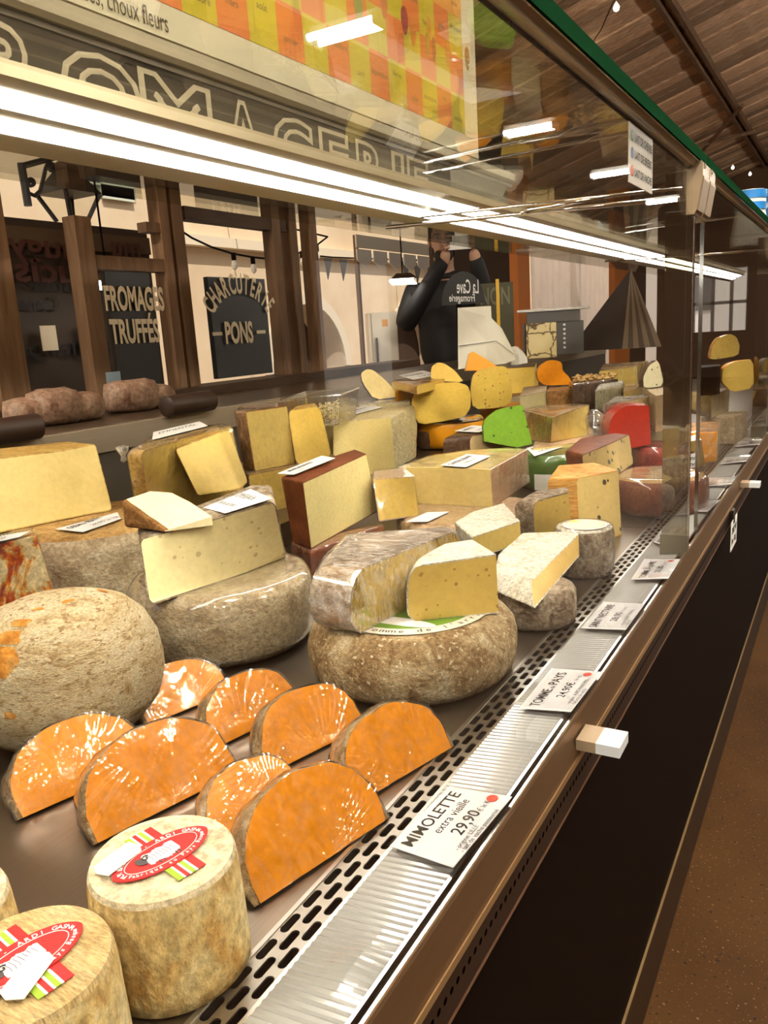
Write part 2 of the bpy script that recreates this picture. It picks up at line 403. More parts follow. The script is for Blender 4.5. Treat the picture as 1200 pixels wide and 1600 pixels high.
mk('front_panel', *bar([(-.29, -.0735), (-.238, -.0735), (-.262, -.69), (-.29, -.69)]), m_front, case)
mk('kick_edge', *bar([(-.2625, -.6905), (-.2580, -.6905), (-.2580, -.6935), (-.2625, -.6935)]), m_kickedge, case)
mk('kick_plate', *bar([(-.29, -.6935), (-.2585, -.6935), (-.2545, -.80), (-.29, -.80)]), m_kick, case)
mk('case_body', *bar([(-1.86, -.80), (-.291, -.80), (-.291, -.07), (-1.86, -.07)]), m_front, case)
# front glass panes, fins and green topped glass deck
TZ = .6325
PANES = [(YA, 1.405), (1.510, 2.86), (2.93, 4.25), (4.3, YB)]
for y0, y1 in PANES:
    mk('front_glass', *box(-.2320, -.2265, y0, y1, .0125, TZ-.001), m_glass, case)
for y0 in (1.408, 2.865):
    mk('glass_fin', *box(-.270, -.2275, y0, y0+.010, .012, TZ-.004), glassmat('fin_glass', (.50, .47, .37), 1.5, .0, 1.4, .26), case)
    mk('fin_foot', *box(-.272, -.226, y0-.002, y0+.012, .004, .0415), plain('brushed_foot', (.26, .24, .17), .3, .8), case)
    mk('pane_edge', *box(-.2325, -.226, y0+.1005, y0+.1018, .0125, TZ-.001), m_chrome, case)
    mk('fin_edge', *box(-.2275, -.2258, y0, y0+.010, .012, TZ-.004), m_chrome, case)
for y0, y1 in ((YA, 1.452), (1.456, 2.90), (2.904, 4.27), (4.274, YB)):
    mk('top_glass', *box(-.98, -.2185, y0, y1, .6395, .6475), m_topglass, case)
    mk('top_glass_edge', *box(-.2183, -.2155, y0, y1, .639, .654), m_green, case)
mk('top_seal', *box(-.2350, -.2335, YA, YB, TZ-.004, TZ), m_black, case)
mk('top_profile', *bar([(-.2335, TZ-.0005), (-.2245, TZ+.0005), (-.2200, TZ+.0065), (-.2335, TZ+.0065)]), m_alu, case)
# LED fixture with two tubes
def lp(t, n=0.0):
    ax, az, bx_, bz = -.590, .635, -.683, .5946; L = math.hypot(bx_-ax, bz-az)
    nx, nz = -(bz-az)/L, (bx_-ax)/L
    nx, nz = (.3986, -.9171)
    return (ax+(bx_-ax)*t+nx*n, az+(bz-az)*t+nz*n)
mk('led_housing', *bar([lp(.06), lp(1.0), lp(1.0, -.012), lp(.06, -.012)]), m_alu, case)
for t0, t1 in ((.245, .47), (.575, .77)):
    y = YA
    while y < YB-.1:
        y1 = min(y+1.478, YB); mk('led_tube', *bar([lp(t0, -.0020), lp(t0, .0006), lp(t1, .0006), lp(t1, -.0020)], y, y1-.004), m_led, case)
        y += 1.478
mk('led_lip', *bar([lp(.06, 0), lp(.06, .0045), lp(.09, .0045), lp(.09, 0)]), m_alu, case)
# cross rods holding the fixture
for (a, b, r) in (((-.232, 1.312, .578), (-.72, 1.30, .592), .0035), ((-.232, 1.330, .594), (-.72, 1.318, .606), .0028), ((-.232, 2.78, .585), (-.72, 2.77, .598), .0035)):
    mk('cross_rod', *tube([a, b], r), m_chrome, case, smooth=True)
mk('rod_bracket', *join(tube([(-.46, 1.30, .588), (-.40, 1.30, .590), (-.34, 1.302, .592)], [.006, .004, .003]), lathe([(.001, -.003), (.007, -.003), (.007, .003), (.001, .003)], (-.465, 1.30, .586), 12)), m_chrome, case, smooth=True)
# hinge clamps on the front glass
def clamp(y):
    for y0, y1 in ((y, y+.062), (y+.068, y+.128)):
        c = mk('hinge_clamp', *bar([(-.236, .562), (-.236, .640), (-.230, .6445), (-.2185, .6445), (-.2125, .634), (-.2125, .618), (-.2205, .568), (-.224, .562)], y0, y1), m_beige, case)
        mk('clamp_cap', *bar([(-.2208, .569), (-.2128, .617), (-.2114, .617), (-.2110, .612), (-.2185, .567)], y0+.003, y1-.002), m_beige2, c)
        mk('clamp_screw', *tube([(-.2135, y0+.016, .632), (-.2105, y0+.016, .632)], .004, 10), m_chrome, c)
clamp(1.392); clamp(2.85)
# fascia with outlined lettering, behind the case
XF = -1.05
fas = thing('shop_fascia', 'dark brown fascia board with outlined capital lettering above the lights', 'sign', (XF, 1.2, .78))
mk('board', *box(XF-.012, XF, YA, 2.75, .70, .875), plain('fascia_brown', (.024, .017, .011), .5, spec=.15), fas)
mk('rail', *bar([(XF-.05, .885), (XF+.012, .885), (XF+.018, .893), (XF+.018, .915), (XF-.05, .915)], YA, 2.80), m_alu, fas)
mk('rail', *bar([(XF-.05, .875), (XF+.004, .875), (XF+.004, .885), (XF-.05, .885)], YA, 2.80), plain('dark_rail_brown', (.10, .08, .055), .4, .3), fas)  # lower rail is a darker brown than the upper one
y0f, y1f = W(-200, -20, XF)[1], 0
def fy(px, py): return W(px, py, XF)[1]
lets = [('F', -150, -62), ('R', -38, 68), ('O', 84, 214), ('M', 224, 334), ('A', 352, 408), ('G', 424, 488), ('E', 496, 543), ('R', 553, 600), ('I', 608, 628), ('E', 632, 666)]
ltop = .41+1.05/2.30
lp_ = []
for ch, xa, xb in lets:
    ya, yb = fy(xa, 60 if xa < 220 else 200), fy(xb, 90 if xb < 220 else 210)
    v, f = glyphs(ch, 'outline', 0.035, .03)
    x0, x1, z0, z1 = v[:, 0].min(), v[:, 0].max(), v[:, 1].min(), v[:, 1].max()
    hh = .115
    lp_.append(([(XF+.0015+a[2]*.02, ya+(a[0]-x0)/(x1-x0)*(yb-ya), ltop-hh+(a[1]-z0)/(z1-z0)*hh) for a in v], f))
mk('lettering', *join(*lp_), plain('pale_outline_paint', (.60, .52, .38), .5), fas)

# ------------------------------------------------------------------ cheese materials
r_grey = rind('grey_tomme_rind', [(.30, (.14, .075, .028)), (.42, (.27, .17, .075)), (.53, (.42, .31, .165)), (.68, (.56, .46, .30))], 27, 230, 1.0, speck=((.56, .47, .32), 190, .62))
r_stone = rind('stone_grey_rind', [(.3, (.26, .18, .10)), (.5, (.43, .335, .21)), (.7, (.58, .49, .345))], 30, 150, .8, stretch=(1, 1, 1.4))
r_pinkgrey = rind('pinkish_grey_rind', [(.3, (.30, .20, .13)), (.5, (.50, .385, .28)), (.7, (.64, .54, .43))], 30, 170, .8)
r_scar = rind('orange_scar', [(.3, (.33, .11, .012)), (.5, (.52, .22, .03)), (.7, (.60, .36, .12))], 40, 150, .4)
r_brown = rind('brown_rind', [(.3, (.13, .055, .015)), (.5, (.27, .125, .035)), (.7, (.40, .22, .08))], 40, 160, .6)
r_tan = rind('tan_rind', [(.3, (.26, .14, .04)), (.5, (.42, .25, .085)), (.7, (.55, .37, .16))], 30, 150, .5)
r_gold = rind('golden_rind', [(.3, (.38, .21, .045)), (.5, (.50, .31, .08)), (.7, (.60, .42, .15))], 30, 120, .4, .5)
r_ovoid = rind('mottled_cream_rind', [(.30, (.28, .15, .05)), (.40, (.47, .34, .18)), (.48, (.60, .47, .28)), (.70, (.68, .585, .41))], 24, 260, 1.0, stretch=(1, 1, 2.8), rot=(.12, -.30, .5), speck=((.30, .19, .09), 120, .60))
r_white = rind('white_bloom_rind', [(.3, (.50, .43, .30)), (.45, (.72, .67, .54)), (.7, (.80, .76, .66))], 46, 190, 1.0)
r_bark = rind('dark_mottled_rind', [(.3, (.085, .05, .028)), (.45, (.24, .17, .11)), (.6, (.42, .35, .25)), (.75, (.58, .51, .40))], 42, 190, 1.0)
r_ardi = rind('pale_sheep_rind', [(.30, (.33, .15, .025)), (.42, (.50, .30, .09)), (.53, (.64, .48, .21)), (.70, (.74, .62, .36))], 26, 150, .5, stretch=(1, 1, .7), dist=.3)
r_ardit = rind('pale_sheep_top', [(.3, (.50, .39, .21)), (.5, (.61, .52, .34)), (.7, (.67, .59, .41))], 26, 150, .5)
r_ardit2 = rind('golden_sheep_top', [(.3, (.42, .27, .10)), (.5, (.58, .42, .19)), (.7, (.66, .52, .28))], 20, 150, .7, stretch=(1, 5, 1), rot=(0, 0, .6))
r_mimo = rind('pitted_mimolette_rind', [(.3, (.20, .10, .035)), (.5, (.40, .25, .11)), (.7, (.55, .42, .24))], 60, 240, .9)
r_parm = rind('parmesan_rind', [(.3, (.58, .45, .20)), (.5, (.67, .56, .31)), (.7, (.75, .68, .47))], 36, 140, 1.0, .5)
r_redbrown = rind('red_brown_rind', [(.3, (.10, .022, .010)), (.5, (.19, .050, .018)), (.7, (.27, .085, .03))], 18, 200, .25, .4, stretch=(1, 1, 1))
r_red = rind('red_wax', [(.3, (.26, .020, .015)), (.5, (.40, .035, .022)), (.7, (.52, .07, .045))], 14, 140, .15, .25, spec=.6)
r_wax = plain('orange_wax', (.88, .36, .008), .35)
r_ribor = rind('orange_basket_rind', [(.3, (.48, .19, .02)), (.5, (.66, .32, .055)), (.7, (.76, .50, .17))], 70, 200, .8, .5, stretch=(.3, .3, 5))
r_choc = rind('dark_brown_rind', [(.3, (.045, .02, .01)), (.5, (.09, .045, .025)), (.7, (.16, .09, .05))], 24, 140, .4, .4)
r_pink = rind('pinkish_tan_rind', [(.3, (.45, .27, .14)), (.5, (.56, .37, .21)), (.7, (.63, .46, .30))], 22, 140, .3, .45)
p_ivory = paste('ivory_paste', (.80, .70, .46), .07, (75, .27, .55), (.52, .40, .20))
p_cream = paste('cream_paste', (.78, .62, .28), .06, fine=90)
p_comte = paste('comte_paste', (.70, .52, .18), .10)
p_gruy = paste('golden_paste', (.68, .47, .12), .12)
p_ossau = paste('straw_paste', (.67, .53, .24), .08)
p_tomme = paste('tomme_paste', (.71, .50, .15), .07, (105, .26, .55), (.40, .24, .05))
p_brie = paste('soft_yellow_paste', (.76, .56, .20), .06)
p_brie2 = paste('soft_amber_paste', (.71, .49, .17), .08)
p_parm = paste('parmesan_paste', (.70, .56, .26), .08, fine=200, fb=.3)
p_manch = paste('pale_butter_paste', (.77, .66, .36), .05, (190, .28, .5), (.58, .45, .20))
p_yel = paste('yellow_paste', (.74, .52, .13), .07)
p_orange = paste('mimolette_paste', (.76, .268, .004), .12, (70, .05, .8), (.48, .13, .006), rough=.34, scale=22)
p_white = paste('white_paste', (.82, .74, .56), .04)
p_whiteb = paste('white_dotted_paste', (.70, .66, .54), .04, (70, .24, .45), (.10, .09, .06))
p_green = paste('pesto_green_paste', (.20, .42, .025), .10, (75, .26, .5), (.03, .07, .008))
p_red = paste('red_pesto_paste', (.56, .032, .018), .10, (70, .08, .6), (.25, .012, .008))
p_cumin = paste('cumin_gouda_paste', (.74, .52, .11), .06, (95, .26, .5), (.20, .12, .03))
p_gouda = paste('gouda_paste', (.76, .52, .11), .06)
p_goudarind = paste('orange_gouda_rind', (.64, .30, .02), .12, rough=.3, spec=.5)
p_blue = paste('blue_veined_paste', (.66, .50, .23), .10, (55, .34, .45), (.12, .13, .08))
p_bleu = paste('roquefort_paste', (.58, .54, .38), .12, (70, .36, .4), (.10, .15, .14))
p_trufle = paste('truffle_paste', (.70, .52, .22), .08, (48, .24, .6), (.06, .04, .025))
p_pinkish = paste('pinkish_brown_paste', (.58, .42, .26), .10)
p_greypaste = paste('greyish_cream_paste', (.55, .46, .28), .10)
m_chorizo = rind('paprika_marbled_paste', [(.36, (.30, .02, .006)), (.43, (.62, .10, .012)), (.48, (.76, .36, .06)), (.52, (.86, .68, .36)), (.8, (.88, .74, .46))], 13, 120, .2, .35, dist=1.6)
f_mimo = filmmat('crinkled_film', (1.0, 5, 1.0), 55, .4, 2.6, .03, (0, 0, .26), .085, .003, True)
f_film = filmmat('stretched_film', (1, 4, .8), 60, .9, 1.4, .01, (.5, .3, .6), .11, .006)
f_film2 = filmmat('loose_film', (1, 2.5, 1), 80, 1.0, 2.2, .02, (0, 0, .5), .10, .012)

cloud(f_film2, .24); cloud(f_mimo, .04); cloud(f_film, .06)

# ------------------------------------------------------------------ cheese builders
def smoothset(o, ang=38):
    me = o.data; bm = bmesh.new(); bm.from_mesh(me)
    for fc in bm.faces: fc.smooth = True
    for e in bm.edges:
        if len(e.link_faces) == 2 and e.calc_face_angle(0) > math.radians(ang): e.smooth = False
    bm.to_mesh(me); bm.free(); return o
def shell(top, bot, kinds, rr=.012, seg=.008, jit=.0008, bulge=.0, seed=0, off=0.0, fj=0.0):
    """levels of a cut block; kinds: c cut face, r rind face. returns verts, faces, face kinds (top and bottom are t/b)"""
    n = len(top); top = [np.array(p, float) for p in top]; bot = [np.array(p, float) for p in bot]
    area = sum(top[i][0]*top[(i+1) % n][1]-top[(i+1) % n][0]*top[i][1] for i in range(n))
    if area < 0:
        top = top[::-1]; bot = bot[::-1]; kinds = kinds[::-1][1:]+kinds[::-1][:1]
    cx = sum(top)/n
    def edn(i):
        d = top[(i+1) % n]-top[i]; d = np.array([d[1], -d[0], 0]); return d/(np.linalg.norm(d)+1e-9)
    def edt(i):
        d = top[(i+1) % n]-top[i]; d[2] = 0; return d/(np.linalg.norm(d)+1e-9)
    dirs = []
    for i in range(n):
        a, b = kinds[i-1], kinds[i]
        if a == 'r' and b == 'r':
            d = edn(i-1)+edn(i); d = d/max(.4, np.linalg.norm(d))
        elif a == 'r' and b == 'c':
            d = -edt(i)
        elif a == 'c' and b == 'r':
            d = edt(i-1)
        else: d = np.zeros(3)
        dirs.append(d)
    H = max(t[2]-b[2] for t, b in zip(top, bot)); rr = min(rr, H*.48)
    fr = [0, .12*rr/H, .35*rr/H, .7*rr/H, rr/H]; mid = np.linspace(rr/H, 1-rr/H, 5)[1:-1]
    lev = fr+list(mid)+[1-x for x in fr[::-1]]
    RIM = .0019; lev = sorted(set([round(x, 5) for x in lev if min(abs(x-RIM/H), abs(1-x-RIM/H)) > .25*RIM/H]+[RIM/H, 1-RIM/H]))
    cnt, segs = [], []
    for i in range(n):
        L = np.linalg.norm(top[(i+1) % n]-top[i]); k_ = max(1, min(40, int(L/seg))); ss = [q/k_ for q in range(k_)]
        if kinds[i] == 'c':        # a narrow column beside a rind edge carries the crust
            e_ = RIM/max(L, .01); ss = [q for q in ss if q == 0 or (q > 1.6*e_ and q < 1-1.6*e_)]
            if kinds[i-1] == 'r': ss.insert(1, e_)
            if kinds[(i+1) % n] == 'r': ss.append(1-e_)
        segs.append(ss); cnt.append(len(ss))
    v, f, fk = [], [], []; m = sum(cnt)
    for t in lev:
        d = min(t, 1-t)*H; ins = 0.0
        if d < rr: ins = rr*(1-math.sqrt(max(0, 1-((rr-d)/rr)**2)))
        bl = bulge*(4*t*(1-t))
        cs = [bot[i]*(1-t)+top[i]*t-dirs[i]*(ins-bl) for i in range(n)]
        if off:
            cen = sum(cs)/n
            nc = []
            for i in range(n):
                o2 = edn(i-1)+edn(i); o2 /= max(.5, np.linalg.norm(o2)); nc.append(cs[i]+o2*off+np.array([0, 0, off*(2*t-1)]))
            cs = nc
        for i in range(n):
            a, b = cs[i], cs[(i+1) % n]
            for k in range(cnt[i]):
                s = segs[i][k]; p = a*(1-s)+b*s
                if kinds[i] == 'r' and k > 0 and jit:
                    q = jit*(n3((p[0]+seed, p[1], p[2]), 60)+1.2*n3((p[0], p[1]+seed, p[2]), 22)); p = p+edn(i)*q
                if fj:
                    q = fj*(n3((p[0]+seed, p[1]*1.7, p[2]*.6), 110)+n3((p[0], p[1]+seed, p[2]), 45)+.6); p = p+edn(i)*q
                v.append(p)
    ek = [('x' if kinds[i] == 'c' and ((k == 0 and kinds[i-1] == 'r') or (k == cnt[i]-1 and kinds[(i+1) % n] == 'r')) else kinds[i]) for i in range(n) for k in range(cnt[i])]
    for l in range(len(lev)-1):
        for k in range(m):
            f.append((l*m+k, l*m+(k+1) % m, (l+1)*m+(k+1) % m, (l+1)*m+k)); fk.append('x' if ek[k] == 'c' and (lev[l+1] < RIM/H*1.01 or lev[l] > 1-RIM/H*1.01) else ek[k])
    f.append(tuple(range(m))[::-1]); fk.append('b'); f.append(tuple(range((len(lev)-1)*m, len(lev)*m))); fk.append('t')
    return v, f, fk
def subset(v, f, keep):
    mp, nv, nf = {}, [], []
    for q, k in zip(f, keep):
        if not k: continue
        g = []
        for i in q:
            if i not in mp: mp[i] = len(nv); nv.append(v[i])
            g.append(mp[i])
        nf.append(tuple(g))
    return nv, nf
def px3(p, z):
    return P(p[0], p[1], p[2] if len(p) > 2 else z)
def block(name, label, cat, top, zt, zb, kinds, pm, rm=None, bot=None, rr=.012, film=None, group=None, topk='r', seed=None, jit=.0008, bulge=0.0, botk='r', filmoff=.0014, seg=.008, botz=None, maxd=.16, fe=1):
    """top: pixel outline (x, y[, Z]) of the upper face; bot: pixel outline of the foot, or None for straight down"""
    T = [px3(p, zt) for p in top]
    vd = sum(T)/len(T); vd[2] = 0; vd /= np.linalg.norm(vd); dm = min(t@vd for t in T); nT = len(T)
    fr_ = [q for q in range(nT) if 'c' in (kinds[q], kinds[q-1]) and not (kinds[q] == 'c' and kinds[q-1] == 'c' and q > nT//2)]
    lim = max([dm+maxd]+[T[q]@vd+.03 for q in fr_])
    for q in range(nT):               # hidden rear corners may not run off backwards
        if q not in fr_ and T[q]@vd > lim: T[q] = T[q]-vd*(T[q]@vd-lim)
    zq = zb if botz is None else botz
    if bot is None: B = [np.array([t[0], t[1], zb]) for t in T]
    else:
        B = []
        sh = [(P(b[0], b[1], zq)-t) for b, t in zip(bot, T) if b is not None]; ms = sum(sh)/len(sh)
        for b, t in zip(bot, T): 
            q = P(b[0], b[1], zq) if b is not None else t+ms
            B.append(np.array([q[0], q[1], zb]))
    seed = seed if seed is not None else len(bpy.data.objects)*.37
    v, f, fk = shell(T, B, kinds, rr, seg, jit, bulge, seed)
    c = sum(B)/len(B); root = thing(name, label, cat, (c[0], c[1], zb), group)
    paste_k = {'c'} if 'r' in kinds and topk == 'r' else {'c', 'x'}
    if topk == 'c' or rm is None: paste_k.add('t')
    if botk == 'c' or rm is None: paste_k.add('b')
    if rm is None: paste_k |= {'r', 'x'}
    pv = subset(v, f, [k in paste_k for k in fk]); smoothset(mk('cut_paste', *pv, pm, root))
    if rm is not None and len(paste_k) < 5:
        rv = subset(v, f, [k not in paste_k for k in fk]); smoothset(mk('rind', *rv, rm, root), 50)
    if film:
        fv, ff, _ = shell(T, B, kinds, rr, .006, 0, bulge, seed, filmoff, .0011)
        smoothset(mk('plastic_film', fv, ff, film, root), 30)
    return root, T, B
def wheel(name, label, cat, c, r, h, zb, rm, prof=None, topm=None, n=56, jit=.0012, seed=0, film=None, group=None, sq=(1, 1), rot=0.0):
    prof = prof or [(.0, 0), (.80, .0), (.93, .04), (.985, .16), (1, .4), (1, .62), (.985, .84), (.93, .955), (.86, 1.0), (.4, 1.0), (.0, 1.0)]
    fine = []
    for (a, z0), (b, z1) in zip(prof[:-1], prof[1:]):
        k = max(1, int(max(abs(a-b)*r, abs(z1-z0)*h)/.008))
        fine += [(a+(b-a)*i/k, z0+(z1-z0)*i/k) for i in range(k)]
    fine.append(prof[-1])
    root = thing(name, label, cat, (c[0], c[1], zb), group)
    v, f = lathe([(max(1e-4, a*r), z*h) for a, z in fine], (c[0], c[1], zb), n, jit, sq, seed, rot)
    if topm is None: smoothset(mk('rind', v, f, rm, root), 60)
    else:
        top = [all(v[i][2] > zb+h*.93 for i in q) for q in f]
        smoothset(mk('rind', *subset(v, f, [not t for t in top]), rm, root), 60); smoothset(mk('top_rind', *subset(v, f, top), topm, root), 60)
    if film:
        v2 = [(c[0]+(a[0]-c[0])*1.012, c[1]+(a[1]-c[1])*1.012, zb+(a[2]-zb)*1.012+.0006+.0006*n3(a, 90)) for a in v]
        smoothset(mk('plastic_film', v2, f, film, root), 60)
    return root
def disc(name, c, r, z, mat, root, sq=(1, 1), rot=0.0, n=40, th=.0008, r0=0.0):
    pts = [(r*sq[0]*math.cos(a), r*sq[1]*math.sin(a)) for a in np.linspace(0, 2*math.pi, n, endpoint=False)]
    pts = [(c[0]+x*math.cos(rot)-y*math.sin(rot), c[1]+x*math.sin(rot)+y*math.cos(rot)) for x, y in pts]
    return mk(name, *prism([(x, y, z) for x, y in pts], np.array([0, 0, th])), mat, root)
def label3(quad_px, z, root, rows=None, name='paper_label', mat=None, lift=.0022, ink=None):
    q = [px3(p, z) for p in quad_px]; q = [np.array([a[0], a[1], a[2]+lift]) for a in q]
    o = mk(name, *prism(q, np.array([0, 0, .0007])), mat or m_cond, root)
    if rows:
        v, f = rows3d([a+np.array([0, 0, .0007]) for a in q], rows); mk('printed_text', v, f, ink or m_ink, o)
    return o
LINES = [('TOMME DE BREBIS', .08, .66, .28, .8, 'l', .01), ('28,90 le kg', .3, .38, .2, None, 'l'), ('origine France lait cru', .08, .12, .15, .7, 'l')]

# ------------------------------------------------------------------ extra-old mimolette halves in film
def lune(label, cx, cy, az, R, tilt, seed, r2=1.0, face_dip=0.0):
    e = np.array([math.cos(az), math.sin(az), 0]); s = np.array([-e[1], e[0], 0.]); zc = np.array([0, 0, 1.]); c = np.array([cx, cy, .0025])
    NT, NP, NR = 26, 8, 7
    root = thing('mimolette_wedge', label, 'cheese', (cx+s[0]*.03, cy+s[1]*.03, 0), 'film wrapped mimolette pieces')
    def rad(t, ph):
        d = np.array([math.cos(t)*3+seed, math.sin(t)*3, ph*2]); return R*(1+.035*n3(d, 1.3)+.012*n3(d, 5))
    def pt(t, ph, k=1.0, off=0.0):
        q = rad(t, ph)*k+off; u = s*math.cos(ph)+zc*math.sin(ph)
        ct, st = math.cos(t), math.sin(t); ct = math.copysign(abs(ct)**.84, ct); st = st**.80     # fuller than a half disc, rounded at the foot
        return c+e*q*ct*(1-.06*(1-st)**3)+u*q*st*r2
    th = math.radians(tilt)
    def faces(off, ripple, roff=0.0):
        v, f = [], []
        for k in range(NR+1):
            for i in range(NT+1):
                t = math.pi*i/NT; p = pt(t, th, k/NR, off*(k/NR))
                nn = -s*math.sin(th)+zc*math.cos(th)
                h = roff+ripple*(n3((p[0]+seed, p[1], p[2]), 55)+.5*n3(p, 130))
                if k == 0: h = roff*.5
                v.append(p+nn*h)
        m = NT+1
        for k in range(NR):
            for i in range(NT): f.append((k*m+i, k*m+i+1, (k+1)*m+i+1, (k+1)*m+i))
        return v, f
    def rindf(off, ripple, roff=0.0):
        v, f = [], []; m = NT+1
        for j in range(NP+1):
            ph = th*j/NP
            for i in range(NT+1):
                t = math.pi*i/NT; b = pt(t, ph, 1.0, off); cen = c+e*0
                d = (b-c)/np.linalg.norm(b-c); bul = .004*math.sin(math.pi*j/NP)
                v.append(b+d*(bul+ripple*n3(b, 70)))
        for j in range(NP):
            for i in range(NT): f.append((j*m+i, j*m+i+1, (j+1)*m+i+1, (j+1)*m+i))
        f.append(tuple(range(m)))
        return v, f
    smoothset(mk('cut_paste', *faces(0, .0011), p_orange, root), 60)
    smoothset(mk('rind', *rindf(0, .0012), r_mimo, root), 60)
    rs = random.Random(int(seed*997)); fans = [(rs.uniform(-.7, .7), rs.uniform(-.35, .1), rs.randint(26, 44), rs.uniform(0, 6)), (rs.uniform(-.9, .9), rs.uniform(.75, 1.2), rs.randint(20, 36), rs.uniform(0, 6))]
    def creased():
        nt_, nr_ = 96, 30; v, f = [], []; nn = -s*math.sin(th)+zc*math.cos(th)
        for k in range(nr_+1):
            for i in range(nt_+1):
                t = math.pi*i/nt_; kk = k/nr_; p = pt(t, th, kk, .0016*kk); x, y = kk*math.cos(t), kk*math.sin(t); h = 0
                for fx, fy, nf, ph in fans:
                    a_ = math.atan2(y-fy, x-fx); ds = math.hypot(x-fx, y-fy)
                    u_ = a_*nf/math.pi+ph+.5*n3((x*2+seed, y*2, ph)); w_ = abs(2*(u_-math.floor(u_))-1)
                    gate_ = max(0, min(1, 2.4*n3((x*2.1+seed*3, y*2.1, ph+5))+.55)); h += gate_*.0017*min(1, ds*2.2)*(max(0, 1-w_*1.9))**1.3*(.5+.8*abs(n3((a_*nf*.45, ph, seed))))
                h += .0011*n3((p[0]+seed, p[1], p[2]), 38)
                v.append(p+nn*(.0018+h if k else .0016))
        m = nt_+1
        for k in range(nr_):
            for i in range(nt_): f.append((k*m+i, k*m+i+1, (k+1)*m+i+1, (k+1)*m+i))
        return v, f
    a, b = creased(), rindf(.0016, .0010)
    smoothset(mk('plastic_film', *join(a, b), f_mimo, root), 60)
    return root
AZ = math.radians(75)
for lb, cx, cy, az, R, tl in (
    ('front orange mimolette half in tight film, against the perforated grille', -.343, .462, 75.5, .0715, 60),
    ('smooth orange mimolette half beside the grille, right of the film-creased halves', -.3435, .6005, 74, .0665, 60),
    ('largest heavily creased film-wrapped mimolette half, behind the pale sheep cheese', -.516, .466, 75, .0755, 60),
    ('leftmost mimolette half, its film pleated like a fan, on bare steel', -.612, .4555, 74, .069, 55),
    ('mimolette half with star-like film creases, partly behind the smooth half', -.4485, .607, 73.5, .064, 60),
    ('small rear mimolette half with a shiny band of film, under the mottled round cheese', -.6415, .6255, 74, .0565, 58),
    ('rear mimolette half with crumpled film, in front of the large grey wheel', -.536, .621, 76, .061, 58),
    ('low mimolette piece squeezed between the largest creased half and the front half', -.427, .487, 80, .052, 52)):
    lune(lb, cx, cy, math.radians(az), R, tl, cx*40+cy*9)

